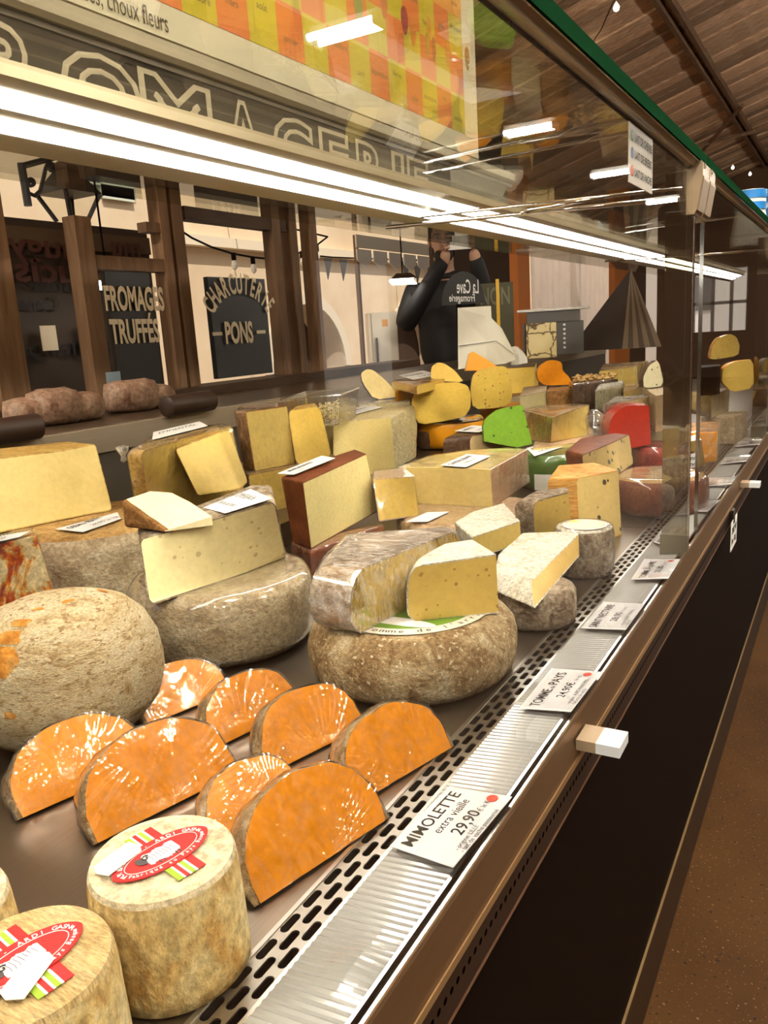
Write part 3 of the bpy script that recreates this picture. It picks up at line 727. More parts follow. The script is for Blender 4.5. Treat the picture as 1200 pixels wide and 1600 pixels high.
# ------------------------------------------------------------------ small sheep cheeses with red oval labels
m_lred = plain('label_red', (.50, .022, .022), .4); m_lgreen = plain('label_green', (.28, .42, .03), .45); m_lwhite = plain('label_white', (.80, .78, .74), .5); m_lgrey = plain('sheep_ink', (.07, .06, .06), .6)
def ardi(label, c, r, h, rot, topm, sticker):
    root = wheel('sheep_cheese', label, 'cheese', c, r, h, 0, r_ardi, [(0, 0), (.93, 0), (.985, .03), (1, .15), (.985, .5), (.965, .85), (.945, .955), (.915, 1.0), (.4, 1.0), (0, 1.0)], topm, 56, .0007, c[0]*50, group='small sheep cheeses at the near end')
    z = h+.0012; cr, sr = math.cos(rot), math.sin(rot)
    def loc(u, v, zz): return (c[0]+u*cr-v*sr, c[1]+u*sr+v*cr, zz)
    lab = mk('oval_label', *prism([loc(.0355*math.copysign(abs(math.cos(a))**.9, math.cos(a)), .0175*math.copysign(abs(math.sin(a))**1.25, math.sin(a)), z+.0006) for a in np.linspace(0, 2*math.pi, 44, endpoint=False)], np.array([0, 0, .0006])), m_lred, root)
    bw = [(-.044, -.0385, m_lred), (-.0385, -.0335, m_lwhite), (-.0335, -.0275, m_lgreen)]
    for sgn in (-1, 1):     # striped ribbon across, ends show beside the oval
        for k, (a, b, mm) in enumerate(((-.0085, -.0045, m_lgreen), (-.0045, -.003, m_lwhite), (-.003, 0, m_lred), (0, .0015, m_lwhite), (.0015, .0045, m_lgreen), (.0045, .0062, m_lwhite), (.0062, .012, m_lred))):
            q = [loc(a, sgn*.012, z), loc(b, sgn*.012, z), loc(b, sgn*.033, z), loc(a, sgn*.033, z)]
            mk('ribbon_stripe', *prism(q, np.array([0, 0, .0004])), mm, lab)
    # printed ring, sheep and wording
    zz = z+.0013; out = []
    a0 = np.linspace(0, 2*math.pi, 60)
    ring = [loc(.0265*math.cos(a), .0118*math.sin(a), zz) for a in a0]; out.append(tube(ring, .00028, 4, False))
    R_ = np.array([cr, sr, 0]); U_ = np.array([-sr, cr, 0])
    def arc(body, rx, ry, a1, a2, h, flip=False):
        nchar = len(body); res = []
        for i, ch in enumerate(body):
            if ch == ' ': continue
            a = a1+(a2-a1)*(i+.5)/nchar; x, y = rx*math.cos(a), ry*math.sin(a)
            tx, ty = -rx*math.sin(a), ry*math.cos(a)
            if a2 < a1: tx, ty = -tx, -ty
            L = math.hypot(tx, ty); tx, ty = tx/L, ty/L
            res.append(text3d(ch, np.array(loc(x, y, zz)), R_*tx+U_*ty, R_*(-ty)+U_*tx, h, None, 'c', .0001, bold=.02))
        return join(*res)
    out.append(arc('PUR BREBIS - ARDI GASNA', .0283, .0125, math.radians(196), math.radians(-2), .0048))
    out.append(arc('Fabriqué au Pays Basque', .0312, .0153, math.radians(205), math.radians(352), .0040))
    mk('printed_text', *join(*out), m_lwhite, lab)
    # long-haired sheep print: fleece lobes, dark head with a curled horn, legs
    fl = []
    for k in range(9):
        u = -.010+.0024*k; ww = .0030; y0 = -.0062+.0012*math.sin(k); y1 = .0066+.0008*math.cos(k*1.7)
        fl.append(prism([loc(u-ww*.5, y0, zz), loc(u+ww*.35, y0-.0012, zz), loc(u+ww*.75, y0+.001, zz), loc(u+ww*.7, y1-.001, zz), loc(u, y1, zz), loc(u-ww*.6, y1-.0012, zz)], np.array([0, 0, .0002+.00008*(k % 2)])))
    mk('sheep_print', *join(*fl), m_lwhite, lab)
    hd = [prism([loc(-.0145+.0034*math.cos(a), .0002+.0046*math.sin(a)+(.0015 if math.cos(a) < 0 else 0), zz+.0003) for a in np.linspace(0, 2*math.pi, 16, endpoint=False)], np.array([0, 0, .0002]))]
    for u in (-.006, -.003, .006, .0085): hd.append(prism([loc(u, -.0095, zz), loc(u+.0012, -.0095, zz), loc(u+.0012, -.006, zz), loc(u, -.006, zz)], np.array([0, 0, .0001])))
    for k in range(7): hd.append(tube([loc(-.008+.0026*k+.0005*math.sin(j), -.004+.0018*j, zz+.0004) for j in range(6)], .00018, 4, False))
    mk('sheep_print', *join(*hd), m_lgrey, lab)
    hp = [loc(-.0105+.0030*(1-k/14)*math.cos(k*.62+.5), .0022+.0030*(1-k/14)*math.sin(k*.62+.5), zz+.0007) for k in range(12)]
    mk('horn_print', *tube(hp, .0005, 5), m_lgrey, lab)
    # torn white price sticker
    u0, v0, ru = sticker
    q = [loc(u0+x*math.cos(ru)-y*math.sin(ru), v0+x*math.sin(ru)+y*math.cos(ru), z+.0022) for x, y in ((-.016, -.0075), (.012, -.0085), (.016, -.003), (.0155, .007), (-.013, .0085), (-.0175, .002))]
    mk('white_sticker', *prism(q, np.array([0, 0, .0005])), m_lwhite, root)
    return root
ardi('pale round sheep cheese with red oval label, standing tall before the mimolettes', (-.3786, .3276), .0506, .0823, math.radians(77), r_ardit, (-.022, .016, .25))
ardi('golden sheep cheese with red label half hidden by a white sticker, bottom corner', (-.3803, .2234), .0505, .082, math.radians(80), r_ardit2, (-.004, -.014, .55))
ardi('sheep cheese mostly cut off by the picture edge, only its rim in view', (-.4901, .2337), .0505, .075, math.radians(62), r_ardit, (-.01, .01, .4))

# ------------------------------------------------------------------ slab: a cut piece standing or leaning, face outline on a plane
def slab(name, label, cat, outline, anchor, az, tilt, thick, pm, rm, film=None, group=None, chaikin=1, back=.9, rimk=None):
    a = P(*anchor); t = math.radians(tilt); z = math.radians(az)
    n = np.array([math.cos(z)*math.cos(t), math.sin(z)*math.cos(t), math.sin(t)])
    o = np.array([0, 0, CZ]); pts = []
    for p in outline:
        d = ray(*p); pts.append(o+d*(((a-o)@n)/(d@n)))
    for _ in range(chaikin):
        q = []
        for i in range(len(pts)):
            A, B = pts[i], pts[(i+1) % len(pts)]
            if np.linalg.norm(B-A) > .006: q += [A*.82+B*.18, A*.18+B*.82]
            else: q += [(A+B)/2]
        pts = q
    cen = sum(pts)/len(pts); zmin = min(p[2] for p in pts)
    nx, ny = np.cross([0, 0, 1], n), None
    m = len(pts); v = list(pts); f = []
    rings = [(0.0, 1.0), (.25, 1.0), (.6, (1+back)/2+.02), (.85, back), (1.0, back*.93)]
    V_, F_ = [], []
    for k, (dd, sc) in enumerate(rings):
        for p in pts:
            q = cen+(p-cen)*sc-n*thick*dd
            if p[2] < zmin+.004 and q[2] > zmin: pass
            q = np.array([q[0], q[1], max(q[2], anchor[2]+.0005)]) if tilt > 0 or True else q
            V_.append(q+n*0+(p-cen)/max(1e-6, np.linalg.norm(p-cen))*.0008*n3(q, 60))
    for k in range(len(rings)-1):
        for i in range(m): F_.append((k*m+i, k*m+(i+1) % m, (k+1)*m+(i+1) % m, (k+1)*m+i))
    F_.append(tuple(range((len(rings)-1)*m, len(rings)*m)))
    root = thing(name, label, cat, (cen[0]-n[0]*thick*.4, cen[1]-n[1]*thick*.4, anchor[2]), group)
    mk('cut_paste', pts, [tuple(range(m))], pm, root)
    smoothset(mk('rind', V_, F_, rm, root), 50)
    if film:
        g = [q+n*.0016+(q-cen)*.012+np.array([1, 1, 1])*.0006*n3(q, 90) for q in list(pts)+V_]
        smoothset(mk('plastic_film', g, [tuple(range(m))]+[tuple(i+m for i in q) for q in F_], film, root), 40)
    return root
CH = 'cheese'
# ---- near left
ov = wheel('round_cheese', 'big rounded cheese with mottled cream rind and orange scars, at the left', CH, (-.745, .545), .108, .150, 0, r_ovoid,
      [(0, 0), (.55, .0), (.76, .06), (.92, .19), (.99, .36), (1.0, .48), (.965, .64), (.87, .79), (.70, .915), (.46, .98), (.2, 1.0), (0, 1.0)], None, 72, .0022, 3)
from mathutils.bvhtree import BVHTree
orr = [c for c in ov.children if c.name.startswith('rind')][0]
bv_ = BVHTree.FromPolygons([tuple(Vector(q.co)+wloc(ov)) for q in orr.data.vertices], [tuple(q.vertices) for q in orr.data.polygons])
for k, (pa, r_) in enumerate((((6, 1025), .016), ((16, 996), .013), ((34, 974), .010), ((2, 1048), .012), ((160, 924), .008), ((15, 1118), .006), ((105, 940), .007), ((60, 952), .006))):
    # scars where the rind has come off, seated on the curved side
    d = ray(*pa); hit, nr, _, _ = bv_.ray_cast(Vector((0, 0, CAMZ)), Vector(d).normalized())
    if hit is None: continue
    tx = nr.cross(Vector((0, 0, 1))).normalized(); ty = nr.cross(tx); ring = []
    for a in np.linspace(0, 2*math.pi, 22, endpoint=False):
        for rr_ in (1.0, .5):
            p = hit+tx*r_*rr_*math.cos(a)*(1+.25*math.sin(3*a+k))+ty*r_*rr_*.8*math.sin(a)*(1+.25*math.cos(2*a))
            h2, n2, _, _ = bv_.ray_cast(p+nr*.04, -nr)
            if h2 is None: h2, n2 = p, nr
            q = h2+n2*(.0006 if rr_ == 1 else .0011); ring.append((q[0], q[1], q[2]-DZ))
    q = hit+nr*.0013; ring.append((q[0], q[1], q[2]-DZ)); m_ = 22
    fcs = [(2*i, 2*((i+1) % m_), 2*((i+1) % m_)+1, 2*i+1) for i in range(m_)]+[(2*i+1, 2*((i+1) % m_)+1, 2*m_) for i in range(m_)]
    smoothset(mk('rind_scar', ring, fcs, r_scar, ov), 80)
block('marbled_cheese', 'film wrapped ivory cheese marbled with red paprika, at the left edge', CH, [(-60, 862), (57, 838), (46, 826), (-50, 845)], .164, .05, 'ccrr', m_chorizo, m_chorizo,
      bot=[(-40, 985), (92, 955), None, None], rr=.006, film=f_film)
tag(label3([(-60, 862), (30, 842), (48, 833), (-40, 846)], .1655, None, [('Pimenton', .3, .62, .3, None, 'l', .01), ('22,50', .3, .2, .25, None, 'l')], 'price_card'), 'white price card lying on the paprika marbled cheese', 'price card', 'cards lying on the cheeses')
c14 = P(150, 838, .14); 
wheel('sheep_round', 'large stone grey sheep cheese wheel under the big straw yellow cut', CH, (c14[0]-.115, c14[1]+.10), .152, .14, 0, r_stone, None, r_tan, 64, .002, 5)
tag(label3([(130, 834), (189, 813), (184, 803), (88, 829)], .1415, None, [('OSSAU IRATY', .08, .55, .34, .84, 'l', .012), ('28,90 le kg', .4, .2, .22, None, 'l')], 'price_card'), 'white price card on the stone grey wheel below the straw yellow cut', 'price card', 'cards lying on the cheeses')
block('sheep_cheese_cut', 'big straw yellow cheese wedge standing on the stone grey wheel', CH, [(-30, 719), (95, 704), (149, 693), (110, 688), (-30, 700)], .2525, .1412, 'ccrrr', p_ossau, r_gold, bot=[(-20, 836), (127, 806), (176, 797), None, None], rr=.008, jit=.0016)
# ---- large grey wheel with the white cut on it
wheel('tomme_round', 'large pale grey wheel in film under the ivory cut cheese', CH, (-.7545, .822), .129, .10, 0, r_stone, None, None, 64, .0016, 9, f_film)
blk, T17, B17 = block('ivory_cheese', 'ivory cut cheese with small holes, leaning on the large pale grey wheel', CH,
      [(217, 842, .178), (356, 805, .193), (430, 783, .204), (424, 756, .206), (388, 743, .206), (213, 822, .182)], .2, .1005, 'ccrrrr', p_ivory, r_bark, bot=[(232, 945), (384, 896), (448, 872), None, None, None], rr=.010)
label3([(318, 797, .190), (352, 806, .193), (425, 783, .2045), (392, 768, .2045)], .2, blk, [('TOMME BLANCHE', .05, .60, .26, .8, 'l'), ('lait cru de brebis', .1, .25, .2, .7, 'l')], lift=.003)
block('white_cheese_wedge', 'small white cheese wedge with brown rind lying atop the ivory cut cheese', CH, [(190, 781, .222), (228, 768, .222), (268, 770, .218), (296, 784, .212), (331, 807, .196), (257, 829, .186)], .2, .1845, 'rccccr', p_white, r_brown, rr=.006, topk='c', jit=.0012)
# ---- rear left, wrapped alpine pieces
blk, _, _ = block('alpine_cheese', 'film wrapped golden cheese half with knotted film end, back row left', CH, [(220, 705), (362, 665), (350, 657), (318, 658), (245, 675), (198, 703)], .2465, .0505, 'crrrrr', p_gruy, r_gold,
      bot=[(231, 772), (384, 745), None, None, None, None], botz=.15, rr=.014, maxd=.35, film=f_film)
label3([(238, 690), (325, 668), (312, 661), (240, 678)], .2465, blk, [('EMMENTAL', .1, .5, .4, .7, 'l')], lift=.003)
kn = P(192, 712, .235); smoothset(mk('film_knot', *lathe([(.001, -.012), (.006, -.008), (.004, 0), (.010, .008), (.012, .016), (.002, .018)], kn, 12, .003), f_film2, blk))
block('alpine_cheese_piece', 'straw yellow wedge leaning on the film wrapped golden half', CH, [(273, 701, .2345), (340, 676, .246), (358, 671, .2465), (325, 668, .2465)], .24, .1465, 'ccrr', p_comte, r_gold, bot=[(310, 776), (375, 764), (388, 755), None], rr=.010, jit=.0014)
blk, _, _ = block('mountain_cheese', 'tall pale yellow cheese in film at the back, left of the plain upright slice', CH, [(383, 643), (449, 634), (441, 624), (376, 632), (367, 642)], .27, .1405, 'crrrr', p_comte, r_brown, bot=[(398, 737), (462, 725), None, None, None], rr=.006, film=f_film)
block('mountain_cheese_slice', 'upright golden slice with curved rind edge before the plastic tub', CH, [(449, 641), (500, 634), (494, 629), (457, 634)], .26, .1405, 'crrr', p_gruy, r_gold, bot=[(463, 728), (519, 714), None, None], rr=.016)
block('mountain_cheese_block', 'tan cheese block under the tall pale yellow wrapped cheese', CH, [(388, 742), (525, 715), (505, 700), (372, 722)], .14, .0505, 'ccrr', p_gruy, r_tan, rr=.006, film=f_film)
# ---- clear tub of grated cheese
tb = thing('plastic_tub', 'clear plastic tub of grated cheese behind the upright golden slice', 'tub', tuple(P(485, 640, .2)-np.array([0, 0, .0])))
A, B_, C_, D_ = P(440, 622, .272), P(530, 616, .272), P(485, 611.5, .272), P(430, 617, .272)
A, B_, D_ = P(440, 624, .272), P(531, 617, .272), P(478, 612.5, .272); C_ = B_+D_-A
top4 = [A, B_, C_, D_]; cen = sum(top4)/4; bot4 = [cen+(p-cen)*.86-np.array([0, 0, .075]) for p in top4]
tv, tf = hexa(bot4, top4); tf = [q for i, q in enumerate(tf) if i != 1]
mk('tub_body', tv, tf, glassmat('clear_tub_plastic', (.97, .97, .95), 1.45, .06, 2.2, .05), tb)
rimp = [cen+(p-cen)*1.02 for p in top4]; mk('tub_rim', *tube(rimp+[rimp[0]], .0022, 6), glassmat('tub_rim_plastic', (.95, .95, .92), 1.45, .08, 3, .12), tb)
rb = []
for k in range(14):
    s = k/13; p0 = top4[1]*(1-s)+top4[2]*s; q0 = bot4[1]*(1-s)+bot4[2]*s; rb.append(tube([p0, q0], .0009, 4))
    p0 = top4[0]*(1-s)+top4[1]*s; q0 = bot4[0]*(1-s)+bot4[1]*s; rb.append(tube([p0, q0], .0007, 4))
mk('tub_ribs', *join(*rb), bpy.data.materials['tub_rim_plastic'], tb)
gs = []
for k in range(420):
    a, b = random.random(), random.random(); q = bot4[0]*(1-a)*(1-b)+bot4[1]*a*(1-b)+bot4[2]*a*b+bot4[3]*(1-a)*b
    q = cen+(q-cen)*.95; q[2] = .199+random.random()*(.028+.03*a); L = .012
    d = np.array([random.uniform(-1, 1), random.uniform(-1, 1), random.uniform(-.4, .4)]); d = d/np.linalg.norm(d)*L
    q1 = q+d; q1[2] = max(.198, q1[2]); gs.append(tube([q, q1], .0013, 3))
go = mk('grated_cheese', *join(*gs), plain('grated_cheese', (.80, .66, .34), .6), tb); go['kind'] = 'stuff'
mk('tub_floor', *box(cen[0]-.05, cen[0]+.005, cen[1]-.06, cen[1]-.005, .0505, .1965), m_champ, tb).name = 'tub_stand'
# ---- parmesan
blk, T24, _ = block('parmesan', 'large pale parmesan block with rough rind face and a card on top', CH, [(508, 654), (521, 659), (611, 652), (653, 631), (622, 628), (530, 636)], .1935, .0505, 'ccrrcc', p_parm, r_parm, bot=[None, None, (619, 735), (650, 714), None, None], rr=.003, jit=.0035)
tag(label3([(553, 649), (598, 637.5), (574, 634), (529, 646.5)], .1945, None, [('PARMESAN', .08, .6, .3, .7, 'l', .012), ('34,90 le kg', .2, .2, .2, None, 'l')], 'price_card'), 'white price card on top of the large parmesan block', 'price card', 'cards lying on the cheeses')
# ---- brown ribbed block
block('dark_rind_block', 'dark brown rind cheese lying under the pale buttery block', CH, [(484, 862), (594, 802), (560, 790), (455, 846)], .0495, 0, 'rrrr', r_redbrown, r_redbrown, rr=.008, film=f_film)
block('sheep_milk_cheese', 'pale buttery block with smooth red-brown rind, card on top', CH, [(473, 754, .179), (572, 709, .172), (553, 702, .172), (470, 729, .179), (439, 745, .179)], .179, .0505, 'ccrrr', p_manch, r_redbrown, bot=[(486, 858), (590, 799), None, None, (459, 850)], rr=.005)
tag(label3([(459, 744), (524, 718), (503, 714), (434, 742)], .1805, None, [('BREBIS', .12, .58, .3, .55, 'l', .012), ('32,50 le kg', .2, .2, .2, None, 'l')], 'price_card'), 'white price card on the pale buttery block with red-brown rind', 'price card', 'cards lying on the cheeses')
# ---- disc, yellow cube, big pale wedge
dw = wheel('pink_round', 'flat pinkish cheese wheel under the yellow wrapped cube', CH, (-.655, 1.475), .155, .05, 0, r_pink, None, None, 56, .0008, 4, f_film)
label3([(634, 818), (668, 803), (702, 802), (668, 818)], .05, dw, [('TOMME', .1, .5, .3, .6, 'l')], lift=.003)
block('yellow_cube', 'small bright yellow cheese cube in film beside the pale buttery block', CH, [(583, 748), (646, 745), (630, 731), (584, 736)], .1306, .0508, 'ccrr', p_gruy, r_pink, bot=[(592, 814), (654, 806), None, None], rr=.003, film=f_film)
blk, _, _ = block('cantal_wedge', 'broad pale yellow wedge with a white card, film over its pink rind end', CH, [(622, 731), (690, 731), (766, 734), (824, 702), (790, 699), (735, 700), (670, 713)], .1285, .0508, 'ccrcccc', p_cream, r_pink, bot=[None, None, (770, 793), None, None, None, None], rr=.003, film=f_film, topk='c')
tag(label3([(728, 732), (767, 714), (730, 711), (688, 729)], .1300, None, [('CANTAL JEUNE', .06, .6, .28, .8, 'l', .012), ('17,80 le kg', .25, .25, .22, None, 'l')], 'price_card'), 'white price card on the broad pale yellow wedge', 'price card', 'cards lying on the cheeses')
# ---- big tomme wheel with label, two cuts on it
tw = wheel('tomme_round', 'big grey-brown tomme wheel with green printed label, front centre', CH, (-.456, .829), .1295, .080, 0, r_grey,
      [(0, 0), (.80, 0), (.90, .04), (.965, .17), (1, .40), (1, .58), (.97, .76), (.915, .90), (.85, .975), (.78, 1.0), (.4, 1.0), (0, 1.0)], None, 72, .0022, 2)
cw = (-.456, .829)
l0 = disc('paper_label', cw, .099, .0812, plain('label_cream', (.72, .68, .56), .5), tw)
disc('label_ring', cw, .082, .0821, plain('label_leaf_green', (.14, .27, .03), .5), l0, th=.0003)
def arctext(c, z, body, r, a1, a2, h, mat, par, xs=1, bold=.01):
    res = []
    for i, ch in enumerate(body):
        if ch == ' ': continue
        a = a1+(a2-a1)*(i+.5)/len(body); s = 1 if a2 > a1 else -1
        rd = np.array([math.cos(a), math.sin(a), 0]); tg = np.array([-rd[1], rd[0], 0])*s
        res.append(text3d(ch, np.array([c[0], c[1], z])+rd*r, tg, -rd*s, h, None, 'c', .0001, bold=bold, xs=xs))
    return mk('printed_text', *join(*res), mat, par)
arctext(cw, .0822, "La Tomme de l'arrière-pays", .0945, math.radians(-118), math.radians(52), .0135, m_ink, l0)
mk('label_print', *prism([(cw[0]+.052*math.cos(a)+.012, cw[1]-.058+.012*math.sin(a), .0826) for a in np.linspace(0, 2*math.pi, 16, endpoint=False)], np.array([0, 0, .0003])), m_lwhite, l0)
block('tomme_half', 'half tomme in glossy film with straw paste, on the green labelled wheel', CH, [(552, 892), (718, 826), (711, 816), (640, 813), (585, 818), (530, 833), (502, 860), (487, 888)], .1535, .0815, 'crrrrrrr', p_tomme, r_pinkgrey, bot=[(549, 997), (726, 908), None, None, None, None, None, None], rr=.026, bulge=.004, film=f_film2)
block('tomme_quarter', 'unwrapped tomme wedge with small eyes at the front of the labelled wheel', CH, [(640, 885), (775, 866), (731, 839), (688, 846), (650, 866)], .1535, .0815, 'ccrrr', p_tomme, r_white, bot=[(638, 974), (779, 958), None, None, None], rr=.016, bulge=.003)
# ---- right of the tomme
wheel('nectaire_round', 'small brown mottled wheel under the long white crusted wedge', CH, (-.372, 1.0425), .0585, .052, 0, r_bark, None, None, 48, .002, 6)
block('nectaire_wedge', 'long white crusted wedge with amber paste pointing to the grille', CH, [(829, 907, .0745), (904, 834, .0795), (896, 829, .0795), (815, 832, .0795), (778, 864, .0795), (774, 888, .0745)], .078, .0525, 'ccrrrr', p_brie2, r_white, bot=[(834, 952), (905, 869), None, None, None, None], rr=.005)
block('bloomy_wedge', 'white crusted wedge with soft yellow paste, behind the unwrapped tomme wedge', CH, [(738, 839), (812, 814), (786, 785.5), (737, 799), (710, 815)], .0905, .0515, 'ccrrr', p_brie, r_white, bot=[(745, 872), (815, 850), None, None, None], rr=.005)
block('goat_tomme_piece', 'small thick wedge with grey bark rind, behind the small labelled wheel', CH, [(832, 784), (888, 769), (886, 758), (830, 765), (803, 782)], .124, 0, 'ccrrr', p_tomme, r_bark, bot=[(835, 831), (897, 825), None, None, None], botz=.055, maxd=.06, rr=.018)
wl = wheel('small_round_cheese', 'small crusted wheel with white round label beside the grille', CH, (-.368, 1.2799), .0485, .082, 0, r_bark, None, r_white, 48, .0016, 8, f_film)
ld = disc('paper_label', (-.366, 1.275), .036, .0836, m_lwhite, wl); disc('label_ring', (-.366, 1.275), .0335, .0846, plain('label_beige', (.66, .60, .44), .5), ld, th=.0002)
arctext((-.366, 1.275), .085, 'TOMME DES ALPILLES', .030, math.radians(200), math.radians(-20), .0065, m_redseal, ld)
mk('label_print', *prism([(-.388+.010*math.cos(a)*(1 if k % 2 else .5), 1.289+.010*math.sin(a)*(1 if k % 2 else .5), .0848) for k, a in enumerate(np.linspace(0, 2*math.pi, 10, endpoint=False))], np.array([0, 0, .0003])), plain('label_yellow', (.75, .55, .05), .5), ld)
block('truffle_wedge', 'tall truffle speckled wedge with woven orange rind, standing on the deck', CH, [(900, 747), (966, 735), (925, 722), (870, 726), (855, 748)], .127, 0, 'ccrrr', p_trufle, r_ribor, bot=[(905, 862), (971, 836), None, None, None], rr=.010)
wheel('brown_round', 'smooth red-brown cheese wheel on the deck, ahead of the glass fin', CH, (-.3475, 1.7754), .1014, .080, 0, r_redbrown, None, r_tan, 64, .0008, 5, f_film)
block('blue_wedge', 'brown rind wedge with crumbly blue veined corner, on the smooth brown wheel', CH, [(909, 711), (959, 690), (983, 678), (960, 674), (905, 684), (882, 702)], .145, .0815, 'ccrrrr', p_blue, r_redbrown, bot=[(914, 752), (972, 738), (990, 725), None, None, None], rr=.010)
rw = wheel('red_round', 'red waxed wheel in film with a white printed side band', CH, (-.4241, 2.2334), .0813, .0745, 0, r_red, None, None, 48, .0006, 3, f_film)
bv = []
for k in range(17):
    a = math.radians(-75+k*4.5); bv += [(-.4241+.0826*math.cos(a), 2.2334+.0826*math.sin(a), .018), (-.4241+.0826*math.cos(a), 2.2334+.0826*math.sin(a), .056)]
bd = mk('paper_band', bv, [(2*k, 2*k+2, 2*k+3, 2*k+1) for k in range(16)], m_lwhite, rw)
for tx, z in (('Pecorino', .040), ('Romano', .024)):
    a = math.radians(-40); rd = np.array([math.cos(a), math.sin(a), 0]); tg = np.array([-rd[1], rd[0], 0])
    mk('printed_text', *text3d(tx, np.array([-.4241, 2.2334, z])+rd*.0832, tg, (0, 0, 1), .016, .075, 'c', .0006, bold=.02), m_ink, bd)
rs = slab('red_wedge', 'bright red cheese wedge with rounded red rind, topped with white', CH, [(991, 700), (955, 692), (951, 676), (953, 662), (958, 650), (966, 641), (978, 635), (990, 633.5), (1013, 633.5), (1014.5, 635), (1017, 694)], (991, 700, .0755), -62, 0, .10, p_red, r_red, chaikin=0, back=1.0)
mk('paper_label', *prism([P(975, 636, .1375), P(1003, 634, .1375), P(1000, 631.5, .1375), P(980, 632.5, .1375)], np.array([0, 0, .0008])), m_lwhite, rs)
# ---- green pair
slab('pesto_wedge', 'bright green pesto wedge leaning upright on the green wheel', CH, [(808, 699), (757, 690), (755, 665), (758, 656), (766, 648), (776, 641), (788, 637), (815, 632.5), (817, 635), (832, 694)], (808, 699, .0905), -60, 8, .06, p_green, p_green, chaikin=0, back=.95)
gw = wheel('pesto_round', 'dark green wheel in glossy film with a white label band', CH, (-.655, 1.985), .088, .09, 0, plain('green_wax', (.055, .14, .016), .25, spec=.6), None, None, 48, .0006, 3, f_film)
label3([(835, 715), (880, 700), (862, 693), (822, 702)], .09, gw, [('PESTO VERT', .1, .6, .3, .7, 'l', .01), ('24,50 le kg', .2, .2, .22, None, 'l')], lift=.003)
bv = []
for k in range(25):
    a = math.radians(-100+k*5); bv += [(-.655+.0896*math.cos(a), 1.985+.0896*math.sin(a), .006), (-.655+.0896*math.cos(a), 1.985+.0896*math.sin(a), .046)]
bd = mk('paper_band', bv, [(2*k, 2*k+2, 2*k+3, 2*k+1) for k in range(24)], m_lwhite, gw)
a = math.radians(-42); rd = np.array([math.cos(a), math.sin(a), 0]); tg = np.array([-rd[1], rd[0], 0])
mk('printed_text', *text3d('COLLECTION', np.array([-.655, 1.985, .014])+rd*.0902, tg, (0, 0, 1), .016, .10, 'c', .0006, bold=.03), m_ink, bd)
cb = np.array([-.655, 1.985, .031])+rd*.0906
cowp = [(-.012, 0), (-.011, .007), (.009, .008), (.013, .0065), (.014, .003), (.010, .004), (.0095, -.003), (.0075, -.003), (.007, 0), (-.006, 0), (-.0065, -.003), (-.009, -.003), (-.0095, .001)]
mk('cow_print', *prism([cb+tg*x+np.array([0, 0, z]) for x, z in cowp], rd*.0004), m_ink, bd)
blk, _, _ = block('dark_rind_wedge', 'pinkish brown wedge with dark shiny rind and card, behind the broad pale wedge', CH, [(733, 681), (803, 672), (790, 664.5), (712, 673), (692, 684)], .1273, .0505, 'ccrrr', p_pinkish, r_choc, rr=.018)
tag(label3([(749, 677), (774, 668), (738, 666), (710, 675)], .1285, None, [('AFFINÉ', .1, .6, .3, .6, 'l', .01), ('26,00', .25, .2, .22, None, 'l')], 'price_card'), 'white price card on the pinkish brown wedge with dark rind', 'price card', 'cards lying on the cheeses')
smoothset(mk('rind', *lathe([(.001, .0), (.024, .004), (.030, .025), (.027, .055), (.001, .062)], P(668, 702, .0506), 20, .001), r_choc, tag(thing('black_wax_ball', 'black waxed cheese end beside the parmesan, before the orange wheel', CH, P(668, 702, .05)), 'black waxed cheese end beside the parmesan, before the orange wheel', CH)))
# ---- gouda group at the back
w1 = wheel('gouda_round', 'glossy orange waxed wheel under the plain yellow half', CH, (-1.095, 2.315), .108, .0895, .0505, r_wax, None, None, 56, .0005, 1)
smoothset(mk('silver_rim', *lathe([(.098, .140), (.1035, .1395), (.1085, .134), (.1085, .1325), (.098, .1385)], (-1.095, 2.315, 0), 56), m_chrome, w1))
w2 = wheel('gouda_round', 'glossy orange waxed wheel under the cumin speckled half', CH, (-1.03, 2.70), .115, .0895, .0505, r_wax, None, None, 56, .0005, 6)
slab('gouda_half', 'plain yellow half with rounded orange edge, on an orange waxed wheel', CH, [(656, 664), (645, 645), (643, 626), (650, 612), (665, 604), (690, 598.5), (715, 597), (730, 602), (736, 615), (735, 638), (726, 651), (700, 657)], (690, 659, .1405), -62, 3, .10, p_gouda, p_goudarind, chaikin=1)
slab('cumin_gouda', 'cumin speckled yellow half with orange edge, on an orange waxed wheel', CH, [(740, 639), (735, 612), (738, 588), (748, 578), (770, 573), (790, 571.5), (797, 588), (801, 618), (796, 632), (775, 638)], (765, 640, .1405), -62, 3, .11, p_cumin, p_goudarind, chaikin=1)
block('gouda_stub', 'orange cheese stub under the labelled orange slab', CH, [(617, 611), (662, 604), (655, 596), (620, 600)], .2375, .0505, 'rrrr', p_goudarind, p_goudarind, rr=.008)
gb, _, _ = block('gouda_slab', 'flat orange rinded slab with white card, at the back near the parmesan', CH, [(616, 588), (651, 603), (694, 592), (664, 579.5), (628, 582)], .262, .238, 'rcrrr', p_gouda, p_goudarind, rr=.006, film=f_film)
tag(label3([(646, 594.5), (685, 587), (661, 580), (623, 588)], .2635, None, [('GOUDA VIEUX', .08, .6, .28, .75, 'l', .012), ('19,90', .4, .2, .24, None, 'l')], 'price_card'), 'white price card on the flat orange rinded slab', 'price card', 'cards lying on the cheeses')
def zat(px, py, dist):
    d = ray(px, py); return CZ+d[2]*dist/math.hypot(d[0], d[1])
